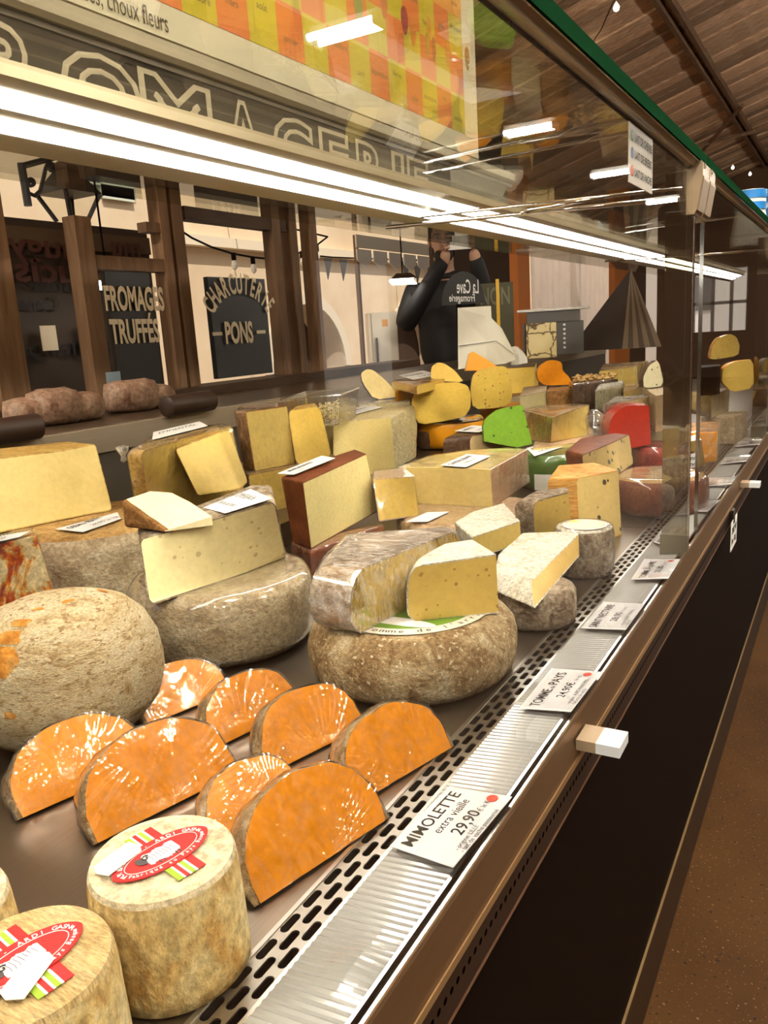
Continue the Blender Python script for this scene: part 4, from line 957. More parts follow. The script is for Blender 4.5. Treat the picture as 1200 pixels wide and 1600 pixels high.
slab('gouda_wedge', 'small film wrapped orange wedge leaning beside the labelled orange slab', CH, [(673, 594), (674, 573), (683, 566), (695, 568), (711, 579), (726, 598)], (700, 597, zat(700, 597, 2.62)), -60, 12, .05, p_gouda, p_goudarind, chaikin=1)
slab('spiced_wedge', 'orange rinded wedge with a steep face, highest of the orange group', CH, [(727, 579), (733, 552), (739, 549), (760, 561), (779, 574), (777, 579)], (752, 579, zat(752, 579, 2.85)), -58, 10, .06, r_wax, p_yel, chaikin=0)
dm, = [slab('domed_slice', 'domed white slice with grey rind at the back behind the parmesan', CH, [(585, 625), (566, 597), (564, 583), (573, 576.5), (583, 578), (597, 589), (627, 619)], (585, 625, .2065), -50, 10, .055, p_cream, r_choc, chaikin=1)]
block('wrapped_wedge', 'flat film wrapped cheese under the domed white slice', CH, [(560, 631), (640, 627), (634, 617), (552, 622)], .205, .0505, 'ccrr', p_greypaste, r_stone, rr=.006, maxd=.06, film=f_film2)
block('yellow_block', 'square cut plain yellow block with dark top rind, right of the cumin half', CH, [(791, 575), (835, 572.5), (838, 566), (800, 567)], .2455, .1405, 'ccrr', p_yel, r_choc, bot=[(798, 616), (836, 612.5), None, None], rr=.002)
block('grey_slab', 'grey brown slab under the square yellow block', CH, [(790, 621), (842, 613), (850, 600), (800, 606)], .140, .0, 'ccrr', r_stone, r_brown, rr=.004)
block('pale_block', 'pale greyish block left of the dark crusted block, below the orange piece', CH, [(812, 620), (853, 611), (855, 600), (818, 605)], .190, .1005, 'ccrr', p_greypaste, r_stone, rr=.002)
block('crusted_block', 'block with dark brown crust and yellow cut face, under the orange mimolette', CH, [(854, 611), (893, 609), (930, 606), (922, 596), (860, 599)], .190, .1005, 'rcrrr', p_cream, r_brown, rr=.003)
slab('mimolette_piece', 'bare orange mimolette piece with a bite shaped notch, at the back', CH, [(852, 602.5), (841, 594), (839, 581), (845, 570), (857, 562.5), (870, 563), (878, 567), (879, 579), (890, 590), (895, 601)], (866, 602.3, .1905), -55, 6, .05, p_orange, p_orange, chaikin=1)
block('roquefort_block', 'crumbly blue cheese block in film with silvery top', CH, [(930, 611), (974, 600), (972, 594), (938, 599)], .205, .1005, 'ccrr', p_bleu, r_white, rr=.002, film=f_film2)
block('nut_loaf', 'long low loaf topped with shiny nuts behind the crusted block', CH, [(895, 601), (966, 592), (962, 584), (893, 587)], .214, .1405, 'rrrr', r_choc, r_choc, rr=.012, film=f_film)
nv = []
for k in range(60):
    a, b = random.random(), random.random(); q = P(895, 600, .214)*(1-a)*(1-b)+P(964, 592, .214)*a*(1-b)+P(961, 585, .214)*a*b+P(895, 588, .214)*(1-a)*b
    nv.append(lathe([(.001, -.006), (.007, -.002), (.008, .002), (.001, .006)], q+np.array([0, 0, .004]), 6, .002))
no = mk('nut_topping', *join(*nv), r_tan, bpy.data.objects['nut_loaf']); no['kind'] = 'stuff'
block('tan_block', 'wide tan rinded block with bright yellow face and bunched film, behind the blue wedge', CH, [(818, 640), (863, 653), (920, 632), (900, 625), (842, 631)], .172, .1005, 'rcrrr', p_yel, r_tan, bot=[(826, 688), (860, 692), (917, 681), None, None], rr=.003, film=f_film)
fm = bpy.data.objects['tan_block']; smoothset(mk('bunched_film', *lathe([(.001, -.036), (.020, -.034), (.030, -.015), (.030, .005), (.024, .022), (.010, .034), (.001, .036)], P(930, 660, .137), 16, .008), f_film2, fm), 20)
block('pale_slab', 'pale slab under the wide tan rinded block', CH, [(832, 700), (930, 688), (925, 668), (840, 672)], .1, 0.0, 'ccrr', p_cream, r_pink, rr=.004)
# ---- right rear of the first bay
block('layered_wedge', 'yellow wedge with grey crust and shiny film top, above the red wedge', CH, [(944, 632), (968, 628), (1024, 618), (1015, 611), (960, 620)], .185, .1005, 'rcrrr', p_cream, r_bark, rr=.003, film=f_film2)
block('pink_wedge', 'pinkish film wrapped wedge beside the grey crusted wedge', CH, [(1025, 619), (1049, 613), (1046, 604), (1010, 609)], .2, .1005, 'ccrr', p_pinkish, r_pink, rr=.003, film=f_film)
block('cream_block', 'greyish cream block under the film topped wedges, right of the red wedge', CH, [(1000, 668), (1016, 664), (1046, 650), (1030, 640), (950, 652)], .1, .0, 'rcrrr', p_greypaste, r_stone, rr=.004)
block('long_yellow_block', 'long low yellow block far back with a thin white card', CH, [(936, 580), (995, 572), (1012, 564), (942, 569)], .225, .05, 'ccrr', p_yel, r_tan, rr=.008, film=f_film)
slab('dotted_wedge', 'white wedge dotted with black, brown rind at its left', CH, [(1006, 607), (1005, 592), (1007, 585), (1014, 571), (1029, 561.5), (1038, 603)], (1006, 607, .2005), -65, 4, .07, p_whiteb, r_choc, chaikin=1, back=1.05)
block('yellow_far_block', 'low yellow cheese far back between blue block and dotted wedge', CH, [(974, 612), (1000, 606), (1004, 598), (975, 600)], .195, .1, 'ccrr', p_yel, r_gold, rr=.004, film=f_film)
# ---- second bay, beyond the glass fin
block('pale_topped_wedge', 'yellow wedge with white top directly beyond the glass fin', CH, [(1076, 690), (1096, 687), (1088, 678), (1072, 683)], .095, 0, 'ccrr', p_yel, r_white, bot=[(1079, 733), (1102, 727), None, None], rr=.003)
block('orange_rind_block', 'orange rinded block under crinkled silver film beyond the fin', CH, [(1076, 677), (1121, 675), (1126, 660), (1112, 655), (1080, 661)], .085, .0, 'rcrrr', p_cream, r_wax, rr=.003, film=f_film2)
block('stone_block', 'grey stone-like cheese block with silver film top beyond the fin', CH, [(1079, 612), (1112, 619), (1139, 608), (1131, 600.5), (1095, 604)], .16, .0905, 'rcrrr', p_greypaste, r_stone, rr=.003, film=f_film)
block('mottled_block', 'mottled grey block on the deck under the stone-like block', CH, [(1096, 652), (1148, 650), (1167, 634), (1120, 628)], .09, 0, 'rrrr', r_stone, r_stone, rr=.004)
slab('amber_wedge', 'amber orange wedge with rounded back beyond the fin', CH, [(1144, 613), (1128, 597), (1129, 579), (1139, 569), (1153, 564), (1177, 561.5), (1178, 606)], (1150, 612, .165), -68, 0, .07, p_gruy, r_wax, chaikin=1)
ck = block('black_crate', 'black crate with a white printed band beside the amber wedge', 'crate', [(1092, 575), (1126, 572), (1124, 564), (1096, 566)], .25, .165, 'rrrr', m_front, m_front, rr=.002)[0]
label3([(1094, 592, .20), (1127, 590, .20), (1127, 579, .228), (1093, 581, .228)], .2, ck, [('18 %', .3, .3, .5, None, 'l', .02)], 'white_band', lift=.004)
slab('speckled_half', 'speckled yellow half in film standing on the black crate', CH, [(1116, 562), (1110, 560), (1113, 541), (1123, 527), (1141, 521.5), (1151, 527), (1156, 542), (1153, 556)], (1116, 561, .2525), -66, 0, .06, p_cumin, r_wax, f_film, chaikin=1)

# ------------------------------------------------------------------ price cards in clear sleeves along the ribbed strip
def pcard(label, quad, rows, seal=True, Z=.0155):
    q = [P(p[0], p[1], Z) for p in quad]; q = [np.array([a[0], a[1], .0072+(a[0]+.30)*.14]) for a in q]   # reading order bl, br, tr, tl
    cen = sum(q)/4; root = thing('price_card', label, 'price card', tuple(cen-np.array([0, 0, .004])), 'price cards along the front strip')
    up = np.array([0, 0, 1.0])
    mk('card', *prism(q, np.array([0, 0, .0008])), m_cond, root)
    v, f = rows3d([a+np.array([0, 0, .0009]) for a in q], rows, .0003); mk('printed_text', v, f, m_ink, root)
    r, u = q[1]-q[0], q[3]-q[0]
    if seal:
        c = q[0]+r*.905+u*.235
        mk('red_seal', *prism([c+r*.052*math.cos(a)+u*.085*math.sin(a)+up*.0011 for a in np.linspace(0, 2*math.pi, 20, endpoint=False)], up*.0002), m_redseal, root)
    n = 10; sv, sf = [], []
    for i in range(n+1):
        for j in range(5):
            p = q[0]+r*(-.015+1.03*i/n)+u*(-.02+1.04*j/4); k = .0016+.0016*(abs(2*i/n-1)**3)*(1-.5*j/4)
            sv.append(p+up*k)
    for i in range(n):
        for j in range(4): sf.append((i*5+j, i*5+j+1, (i+1)*5+j+1, (i+1)*5+j))
    smoothset(mk('clear_sleeve', sv, sf, m_sleeve, root), 60)
    return root
pcard('white price card reading mimolette, nearest on the ribbed strip', [(708, 1357), (800, 1248), (702, 1218), (608, 1308)],
      [('MIMOLETTE', .06, .70, .27, .80, 'l', .012), ('extra vieille', .30, .50, .20, .50, 'l'), ('29,90', .35, .22, .26, .34, 'l', .012), ('€ le Kg', .70, .22, .13, .19, 'l'), ('- origine: LILLE', .18, .10, .105, .34, 'l'), ('- lait de vache pasteurisé', .18, .015, .105, .60, 'l')])
pcard('white price card reading tomme de pays, second on the ribbed strip', [(892, 1114.5), (940, 1053), (862, 1036.5), (811, 1098)],
      [('TOMME', .06, .66, .28, .42, 'l', .012), ('de', .50, .66, .14, .07, 'l'), ('PAYS', .60, .66, .28, .33, 'l', .012), ('24,90€', .30, .33, .23, .38, 'l', .008), ('le kg', .74, .33, .12, .12, 'l'), ('- origine : ALPES MARITIMES', .14, .12, .11, .64, 'l'), ('- lait cru de vache', .14, .02, .11, .40, 'l')])
pcard('white price card reading saint nectaire, third on the ribbed strip', [(977.5, 985.5), (1007.5, 945), (943, 933), (907, 973.5)],
      [('SAINT NECTAIRE', .04, .66, .26, .88, 'l', .012), ('28,90', .28, .33, .23, .34, 'l', .008), ('€ le kg', .66, .33, .12, .17, 'l'), ('- origine : MASSIF CENTRAL', .12, .12, .11, .62, 'l'), ('- lait cru', .12, .02, .11, .20, 'l')], False)
pcard('white price card reading tomme with red seal, beside the glass fin foot', [(1044, 906.5), (1063, 876), (1007, 868.5), (986, 900.5)],
      [('TOMME A LA PIE', .05, .64, .26, .86, 'l', .012), ('20,80', .30, .33, .25, .34, 'l', .008), ('€ le kg', .68, .33, .12, .18, 'l')])
pcard('white price card reading pecorino, just before the glass fin', [(1050, 853), (1068, 827), (1038, 815), (1021, 841)], [('PECORINO', .05, .62, .30, .84, 'l', .012), ('32,60', .30, .30, .25, .34, 'l', .008)], False)
pcard('white price card just beyond the glass fin', [(1105, 800), (1125, 783), (1086, 780), (1070, 795)], [('PIMENT', .05, .62, .28, .6, 'l', .012), ('28,60', .30, .30, .25, .34, 'l', .008)], False)
pcard('white price card beside the far rail handle', [(1143, 758), (1150, 746), (1107, 742.5), (1098, 755.5)], [('BLEU', .05, .62, .28, .5, 'l', .012), ('22,40', .30, .30, .25, .34, 'l', .008)], False)
pcard('white price card second beyond the far rail handle', [(1166.5, 722), (1172, 713), (1132, 711), (1125.5, 721)], [('BRIE', .05, .62, .28, .5, 'l', .012), ('19,90', .30, .30, .25, .34, 'l', .008)], False)
pcard('white price card farthest in view, near the second fin', [(1187, 696), (1190, 688), (1153, 686.5), (1148, 694.5)], [('COMTÉ', .05, .62, .28, .5, 'l', .012), ('27,90', .30, .30, .25, .34, 'l', .008)], False)
# rail handles: beige block with white tip
for lb, y in (('beige and white handle tab on the bronze rail, near the tomme card', .735), ('beige and white handle tab far along the bronze rail', 2.13)):
    h = thing('rail_handle', lb, 'handle', (-.2165, y, -.015), 'handle tabs on the bronze rail')
    mk('grip', *box(-.222, -.2020, y, y+.036, -.0150, -.0035), m_beige, h); mk('white_tip', *box(-.2020, -.178, y, y+.036, -.0150, -.0035), plain('white_tip', (.62, .64, .64), .35), h)
hc = thing('hanging_card', 'small printed card hanging below the bronze rail far along', 'price card', (-.212, 1.93, -.10))
mk('card', *box(-.2135, -.2125, 1.895, 2.00, -.118, -.050), m_paper, hc)
mk('printed_text', *join(*[text3d(t, (-.2124, 1.905, z), (0, 1, 0), (0, 0, 1), .02, .08, 'l', .0004, bold=.03) for t, z in (('28,90', -.080), ('le kg', -.104))]), m_ink, hc)
mk('card_clip', *box(-.222, -.2125, 1.93, 1.96, -.062, -.030), m_chromed, hc)
# milk legend card on the inside of the front glass
lg = thing('milk_legend', 'white legend card naming goat, ewe and cow milk, stuck inside the front glass', 'sign', (-.235, 1.07, .56))
mk('card', *box(-.2345, -.2332, 1.004, 1.130, .5635, .629), plain('legend_card', (.62, .55, .47), .5), lg)
for t, z, c in (('LAIT DE CHÈVRE', .611, (.10, .20, .05)), ('LAIT DE BREBIS', .5925, (.03, .08, .25)), ('LAIT DE VACHE', .573, (.62, .05, .02))):
    mk('printed_text', *text3d(t, (-.2330, 1.030, z), (0, 1, 0), (0, 0, 1), .0125, .092, 'l', .0004, bold=.02), m_ink, lg)
    mk('colour_dot', *prism([(-.2330, 1.018+.0068*math.cos(a), z+.0045+.0062*math.sin(a)) for a in np.linspace(0, 2*math.pi, 18, endpoint=False)], np.array([.0003, 0, 0])), plain('legend_dot', c, .5), lg)

# ------------------------------------------------------------------ season poster above the fascia
XP = -1.10
po = thing('season_poster', 'yellow and orange seasonal produce poster with month names, behind the top glass', 'poster', (XP, 1.8, .93))
PZ = .41+1.10/2.03
mk('sheet', *box(XP-.006, XP, .35, 2.64, PZ, PZ+.62), plain('poster_white', (.80, .74, .56), .5), po)
cols = [plain('poster_orange', (.76, .20, .03), .5), plain('poster_lime', (.62, .52, .012), .5), plain('poster_yellow', (.86, .52, .010), .5), plain('poster_peach', (.82, .38, .06), .5)]
months = ['janvier', 'février', 'mars', 'avril', 'mai', 'juin', 'juillet', 'août', 'septembre', 'octobre', 'novembre', 'décembre']
cw_ = .098; tx = []
for i in range(22):
    for j in range(5):
        y = .38+i*cw_; z = PZ+.058+j*.108
        if y+cw_ > 2.62: continue
        k = (i+j) % 2 if j < 3 else 2+(i*2+j) % 2
        mk('colour_cell', *box(XP, XP+.0012, y, y+cw_, z, z+.108), cols[k], po)
        if (i*3+j) % 3 != 1: tx.append(text3d(months[(i*5+j*7) % 12], (XP+.0014, y+cw_/2, z+.03+.02*((i+j) % 3)), (0, 1, 0), (0, 0, 1), .020, None, 'c', .0003))
tx.append(text3d('épinards, poireaux, laitue, chou lisse, salades, choux fleurs', (XP+.0012, W(265, 70, XP)[1], PZ+.010), (0, 1, 0), (0, 0, 1), .046, None, 'r', .0004, xs=.62))
mk('printed_text', *join(*tx), plain('poster_ink', (.10, .08, .04), .6), po)
# printed vegetables (flat, on the poster)
for i, (px, py, sx, sz, col) in enumerate(((632, 32, .020, .036, (.35, .04, .03)), (645, 48, .018, .040, (.70, .22, .02)), (670, 45, .012, .036, (.72, .30, .03)), (668, 70, .012, .034, (.40, .35, .04)), (678, 78, .012, .034, (.45, .14, .04)), (700, 85, .018, .042, (.72, .30, .03)), (730, 92, .018, .034, (.38, .20, .05)), (560, 12, .02, .03, (.25, .30, .06)), (600, 10, .018, .03, (.60, .18, .05)))):
    c = W(px, py, XP+.0015)
    mk('vegetable_print', *prism([(XP+.0016, c[1]+sx*math.cos(a)*(1+.2*math.sin(a)), c[2]+sz*math.sin(a)) for a in np.linspace(0, 2*math.pi, 18, endpoint=False)], np.array([.0004, 0, 0])), plain('vegetable_ink', col, .5), po)

# ------------------------------------------------------------------ hall: floor, plank roof, walls
m_floor, nt, b, o = newmat('speckled_floor'); v = coords(nt)
a = noi(nt, v, 2.2, 3); s = noi(nt, v, 170, 2, .5); s2 = noi(nt, v, 90, 2, .5)
c = ramp(nt, a, [(.3, (.045, .018, .0040)), (.7, (.078, .034, .0080))])
c = mixc(nt, ramp(nt, s, [(.66, (0, 0, 0)), (.70, (1, 1, 1))]), c, (.20, .12, .06)); c = mixc(nt, ramp(nt, s2, [(.30, (1, 1, 1)), (.34, (0, 0, 0))]), c, (.012, .008, .006))
nt.links.new(c, b.inputs['Base Color']); b.inputs['Roughness'].default_value = .55; b.inputs['Specular IOR Level'].default_value = .15; bump(nt, b, s, .1)
struct('floor', *box(-3.2, 7, -4, 18, -.86, -.81), m_floor)
def roofz(x): return CZ+2.5+.30*(x+1.8)
m_plank = wood('roof_planks', (.50, .28, .155), (.88, .62, .41), (1, 10, 10), 3.0, .8, .5)
ce = bpy.data.objects.new('ceiling', None); C.objects.link(ce); ce['kind'] = 'structure'; ce.location = (1, 7, roofz(1)+DZ)
x0, x1 = -4.2, 7.0
pl = None
for i in range(92):
    y = -2.6+i*.222
    if pl is None:
        vv, ff = hexa([(x0, 0, roofz(x0)), (x1, 0, roofz(x1)), (x1, .214, roofz(x1)), (x0, .214, roofz(x0))], [(x0, 0, roofz(x0)+.03), (x1, 0, roofz(x1)+.03), (x1, .214, roofz(x1)+.03), (x0, .214, roofz(x0)+.03)])
        vv = [(a_[0], a_[1], a_[2]) for a_ in vv]; pl = mk('plank', vv, ff, m_plank, ce); q = pl
        base = Vector((0, 0, 0))
    else: q = pl.copy(); C.objects.link(q)
    q.location = (0, y, .012*math.sin(i*2.1)+.008*math.sin(i*5.3)); q['kind'] = 'structure'
mk('roof_cover', *hexa([(x0, -3, roofz(x0)+.055), (x1, -3, roofz(x1)+.055), (x1, 18, roofz(x1)+.055), (x0, 18, roofz(x0)+.055)], [(x0, -3, roofz(x0)+.10), (x1, -3, roofz(x1)+.10), (x1, 18, roofz(x1)+.10), (x0, 18, roofz(x0)+.10)]), m_black, ce)
m_beam = wood('roof_beam', (.16, .09, .05), (.30, .18, .10), (12, 1, 12), 3, .8, .3)
def roofpt(px, py, dz=0):
    d = ray(px, py); t = (2.5+.30*1.8-dz)/(d[2]-.30*d[0]); return np.array([d[0]*t, d[1]*t, CZ+d[2]*t])
for px, py in ((1100, 120), (1118, 120)):
    r_ = roofpt(px, py, .08); x = r_[0]
    mk('purlin', *hexa([(x-.02, -2, roofz(x)-.08), (x+.02, -2, roofz(x)-.08), (x+.02, 17, roofz(x)-.08), (x-.02, 17, roofz(x)-.08)], [(x-.02, -2, roofz(x)-.012), (x+.02, -2, roofz(x)-.002), (x+.02, 17, roofz(x)-.002), (x-.02, 17, roofz(x)-.012)]), m_beam, ce)
for pa, pb in (((1098, 235), (1160, 165)), ((1040, 240), (1200, 200))):
    A, B_ = roofpt(*pa, .10), roofpt(*pb, .10); mk('brace', *tube([A, B_], .028, 6), m_beam, ce)
def Y17(px, py, Y=17.0):
    d = ray(px, py); t = Y/d[1]; return d[0]*t, CZ+d[2]*t
xa, za = Y17(1082, 520); xb, zb_ = Y17(1170, 424); m_ew = plain('hall_end_wall', (.09, .045, .022), .8)
for q in ((-3.4, xa, -.81, 5), (xb, 7, -.81, 5), (xa, xb, -.81, za), (xa, xb, zb_, 5)): struct('wall_end', *box(q[0], q[1], 17.0, 17.2, q[2], q[3]), m_ew)
wn = struct('window_1', *join(*[box(xa+(xb-xa)*k-.03, xa+(xb-xa)*k+.03, 17.03, 17.10, za, zb_) for k in (0, .36, .7, 1)], box(xa, xb, 17.03, 17.1, (za+zb_)/2-.03, (za+zb_)/2+.03)), plain('window_frame_grey', (.35, .33, .32), .6))
struct('window_glass', *box(xa+.03, xb-.03, 17.05, 17.06, za, zb_), m_glass, wn)
bw = thing('grey_house', 'pale grey house beyond the far end window of the hall', 'building', (-2, 24, -.95))
mk('wall', *box(-6.3, 7, 24, 24.4, -.95, 6.5), plain('grey_plaster', (.66, .63, .62), .9), bw)
for q in range(4): mk('window', *box(-5.9+q*1.9, -5.2+q*1.9, 23.96, 24.05, .5, 1.9), plain('far_pane', (.10, .09, .09), .3), bw)
for y0, y1 in ((-4, 10.5), (13.2, 17)):
    struct('wall_right', *box(6.6, 6.9, y0, y1, -.81, 4.9), plain('hall_wall', (.07, .04, .022), .8))
struct('wall_right', *box(6.6, 6.9, 10.5, 13.2, 1.6, 4.9), bpy.data.materials['hall_wall'])
struct('wall_near', *box(-3, 7, -3.4, -3.2, -.81, 4.9), bpy.data.materials['hall_wall'])
# the hall's fluorescent row; rail row and worktop fitting are added, unseen, for light
for x, ys in ((2.0, (-1.72, 1.20, 4.12, 7.04, 9.72, 12.6)), (.62, (-1.9, .1, 1.9)), (-1.62, (-.5,))):
    for y in ys:
        z = 2.0 if x > 1 else 2.25 if x > 0 else 2.05
        nm = ('first', 'second', 'third', 'fourth', 'fifth', 'sixth')[ys.index(y)]
        lb = {2.0: 'white twin tube hall light over the aisle, %s from the near end' % nm, .62: 'added unseen twin tube fill light close above the front rail, %s from the near end' % nm, -1.62: 'added unseen twin tube fill light above the worktop behind the counter'}[x]
        h = thing('hall_or_fill_light', lb, 'light', (x, y, z), 'hall lights over the aisle')
        mk('housing', *box(x-.22, x+.22, y-.025, y+.025, z+.035, z+.075), m_white, h)
        for dx in (-.215, .215): mk('end_plate', *box(x+dx-.006, x+dx+.006, y-.09, y+.09, z-.02, z+.04), m_white, h)
        for dy in (-.055, .055): mk('tube', *tube([(x-.205, y+dy, z+.012), (x+.205, y+dy, z+.012)], .020, 8), m_hall, h)
        for dx in (-.15, .15): mk('cord', *tube([(x+dx, y, z+.075), (x+dx, y, roofz(x+dx)-.004)], .004, 5), m_black, h)
for lb, px, py, dist in (('small bright lamp behind the counter above the truffle sign', 168, 440, 3.3), ('small bright lamp behind the counter over the cream fridge', 629, 436, 4.7)):
    fp = Facing(px, py, dist, 10); c = fp.at(px, py); t = thing('shop_lamp', lb, 'lamp', c, 'lamps behind the counter')
    mk('shade', *hexa([c+fp.r*a+fp.n*b+np.array([0, 0, .0]) for a, b in ((-.075, -.06), (.075, -.06), (.075, .06), (-.075, .06))], [c+fp.r*a+fp.n*b+np.array([0, 0, .03]) for a, b in ((-.04, -.03), (.04, -.03), (.04, .03), (-.04, .03))]), m_chromed, t)
    q = [c+fp.r*a+fp.n*b+np.array([0, 0, dz]) for a, b, dz in ((-.07, -.055, -.002), (.07, -.055, -.002), (.07, .058, -.034), (-.07, .058, -.034))]
    mk('diffuser', *prism(q, np.array([0, 0, .0015])), plain('lamp_diffuser', (1, 1, 1), .4, emit=14, ecol=(1, .93, .82)), t)
    mk('cord', *tube([c+np.array([0, 0, .03]), (c[0], c[1], roofz(c[0])-.005)], .004, 5), m_black, t)
# small festoon bulbs under the roof
fb = thing('festoon', 'thin festoon wire with tiny lit bulbs under the plank roof', 'lights', tuple(roofpt(930, 82, .2)))
pts = [roofpt(px, py, .12) for px, py in ((925, 75), (962, 12), (1010, -50))]
mk('wire', *tube([roofpt(918, 78, .14), roofpt(940, 45, .12), roofpt(957, 5, .12), roofpt(985, -40, .12)], .004, 5), m_black, fb)
for px, py in ((963, 12), (930, 82), (1172, 272), (1145, 262)):
    c = roofpt(px, py, .12); mk('bulb', *lathe([(.001, -.03), (.02, -.02), (.026, 0), (.018, .02), (.010, .03), (.001, .045)], c, 10), plain('bulb_glow', (1, .9, .7), .3, emit=4, ecol=(1, .85, .6)), fb)
# white jars with blue bands on the top glass
for i, (px, k) in enumerate(((1172, 0), (1213, 1))):
    X = -.36; c = W(px, 340, X); c[2] = .6478
    jb = thing('banded_jar', ('white jar with two blue bands on the glass top, the whole one' if i == 0 else 'white jar with two blue bands on the glass top, cut by the picture edge'), 'jar', tuple(c), 'jars on the glass top')
    zt = W(px, 296, X)[2]; h = zt-.6478; r = .053
    smoothset(mk('body', *lathe([(.001, 0), (r*1.25, 0), (r*1.3, h*.1), (r*1.12, h*.45), (r, h*.60), (r, h*.97), (r*.9, h), (.001, h)], c, 24), m_white, jb))
    for z0, z1 in ((.64, .77), (.84, .985)):
        mk('blue_band', *join(([(c[0]+r*k_*1.06*math.cos(a), c[1]+r*k_*1.06*math.sin(a), c[2]+h*z) for k_, z in ((1.0, z0), (1.0, z1)) for a in np.linspace(0, 2*math.pi, 28, endpoint=False)], [(i_, (i_+1) % 28, 28+(i_+1) % 28, 28+i_) for i_ in range(28)])), plain('jar_blue', (.02, .22, .60), .4), jb)

# ------------------------------------------------------------------ behind the counter: timber shop front, reflected street built as real objects
XB = -1.95
m_timber = wood('brown_timber', (.14, .075, .035), (.26, .15, .078), (10, 10, 1), 3, .6, .2)
m_darkwood = wood('dark_timber', (.035, .018, .010), (.075, .04, .02), (10, 1, 10), 3, .6, .2)
def rectX(X, px0, py0, px1, py1):      # world rectangle on plane x=X from two pixel corners
    a, b = W(px0, py0, X), W(px1, py1, X); return min(a[1], b[1]), max(a[1], b[1]), min(a[2], b[2]), max(a[2], b[2])
def panelX(name, X, r, th, mat, parent=None):
    return mk(name, *box(X-th, X, r[0], r[1], r[2], r[3]), mat, parent)
sf = thing('timber_shopfront', 'brown timber window frame standing behind the counter', 'window frame', (XB, 1.9, -.81))
ztop = W(200, 290, XB)[2]+.12
for px, w_, z0 in ((8, .09, -.81), (150, .06, -.81), (275, .04, -.81), (295, .05, -.81), (444, .05, -.81), (470, .045, -.81), (500, .05, -.81)):
    y = W(px, 500, XB)[1]; mk('post', *box(XB-.05, XB, y-w_/2, y+w_/2, z0, (W(150, 340, XB)[2] if px == 150 else ztop+.3)), m_timber, sf)
yl, yr = W(-60, 500, XB)[1], W(500, 450, XB)[1]
y1_, y2_ = W(158, 450, XB)[1], W(272, 450, XB)[1]
zr = W(205, 412, XB)[2]; mk('rail', *box(XB-.045, XB-.004, y1_, y2_, zr-.02, zr+.02), m_timber, sf)
zr = W(215, 352, XB)[2]; mk('rail', *box(XB-.045, XB-.004, W(230, 350, XB)[1], y2_, zr-.015, zr+.015), m_timber, sf)
zr = W(365, 342, XB)[2]; mk('rail', *box(XB-.045, XB-.004, W(290, 330, XB)[1], W(448, 350, XB)[1], zr-.022, zr+.022), m_darkwood, sf)
zt0 = W(300, 300, XB)[2]; mk('head_beam', *box(XB-.06, XB+.01, W(150, 300, XB)[1], W(640, 420, XB)[1], zt0, zt0+.30), m_darkwood, sf)
mk('sill', *box(XB-.10, XB+.06, yl, W(640, 560, XB)[1], .235, .275), m_darkwood, sf)
mk('apron', *box(XB-.08, XB-.02, yl, W(700, 560, XB)[1], -.81, .235), m_darkwood, sf)
# dark panel with mirrored lettering, a street banner's reflection built as an object
XD = -2.7
r = rectX(XD, -80, 345, 268, 690); dkp = thing('mirrored_panel', 'dark brown panel with faint reversed lettering, a reflection built as an object, at far left behind the counter', 'sign', (XD, (r[0]+r[1])/2, .2))
zA = W(100, 348, XD)[2]
panelX('panel', XD, (r[0], r[1], -.81, zA), .03, plain('mirrored_panel_brown', (.030, .018, .010), .7), dkp)
panelX('valance', XD+.012, (r[0], r[1], zA-.10, zA-.03), .01, plain('valance_brown', (.075, .045, .022), .7), dkp)
m_fade = plain('faded_red_letter', (.060, .016, .010), .7); m_fade2 = plain('faded_black_letter', (.008, .005, .004), .7)
def mirrored(body, px, py, h, mat, width=None):
    c = W(px, py, XD); v, f = glyphs(body, 'fill', .02); x0, x1 = v[:, 0].min(), v[:, 0].max(); s = h if width is None else width/(x1-x0)
    return [(XD+.022, c[1]-(a[0]-x1)*s*1.0, c[2]+a[1]*h) for a in v], f
mk('reversed_lettering', *join(mirrored('mugy', 8, 400, .13, m_fade, .36), mirrored('Saucisso', -50, 438, .13, m_fade, .62), mirrored('mu', 170, 400, .12, m_fade, .16)), m_fade, dkp)
mk('reversed_lettering', *join(mirrored('CHARCUTERIES CORSES', 42, 456, .05, m_fade2, .45), mirrored('Conserves', -20, 485, .07, m_fade2, .3), mirrored('bon ou Mon pays', -10, 560, .08, m_fade2, .75)), m_fade2, dkp)
for k, (pa, pb) in enumerate(((( -6, 512), (31, 550)), ((62, 509), (92, 547)), ((121, 503), (141, 546)))):
    r = rectX(XD+.05, *pa, *pb); tag(panelX('paper_note', XD+.05, r, .004, plain('note_paper', (.50, .41, .29), .7)), ('blank paper note pinned on the dark panel, leftmost of the three', 'blank paper note pinned on the dark panel, middle of the three', 'blank paper note pinned on the dark panel beside the post')[k], 'note', 'paper notes on the dark panel')
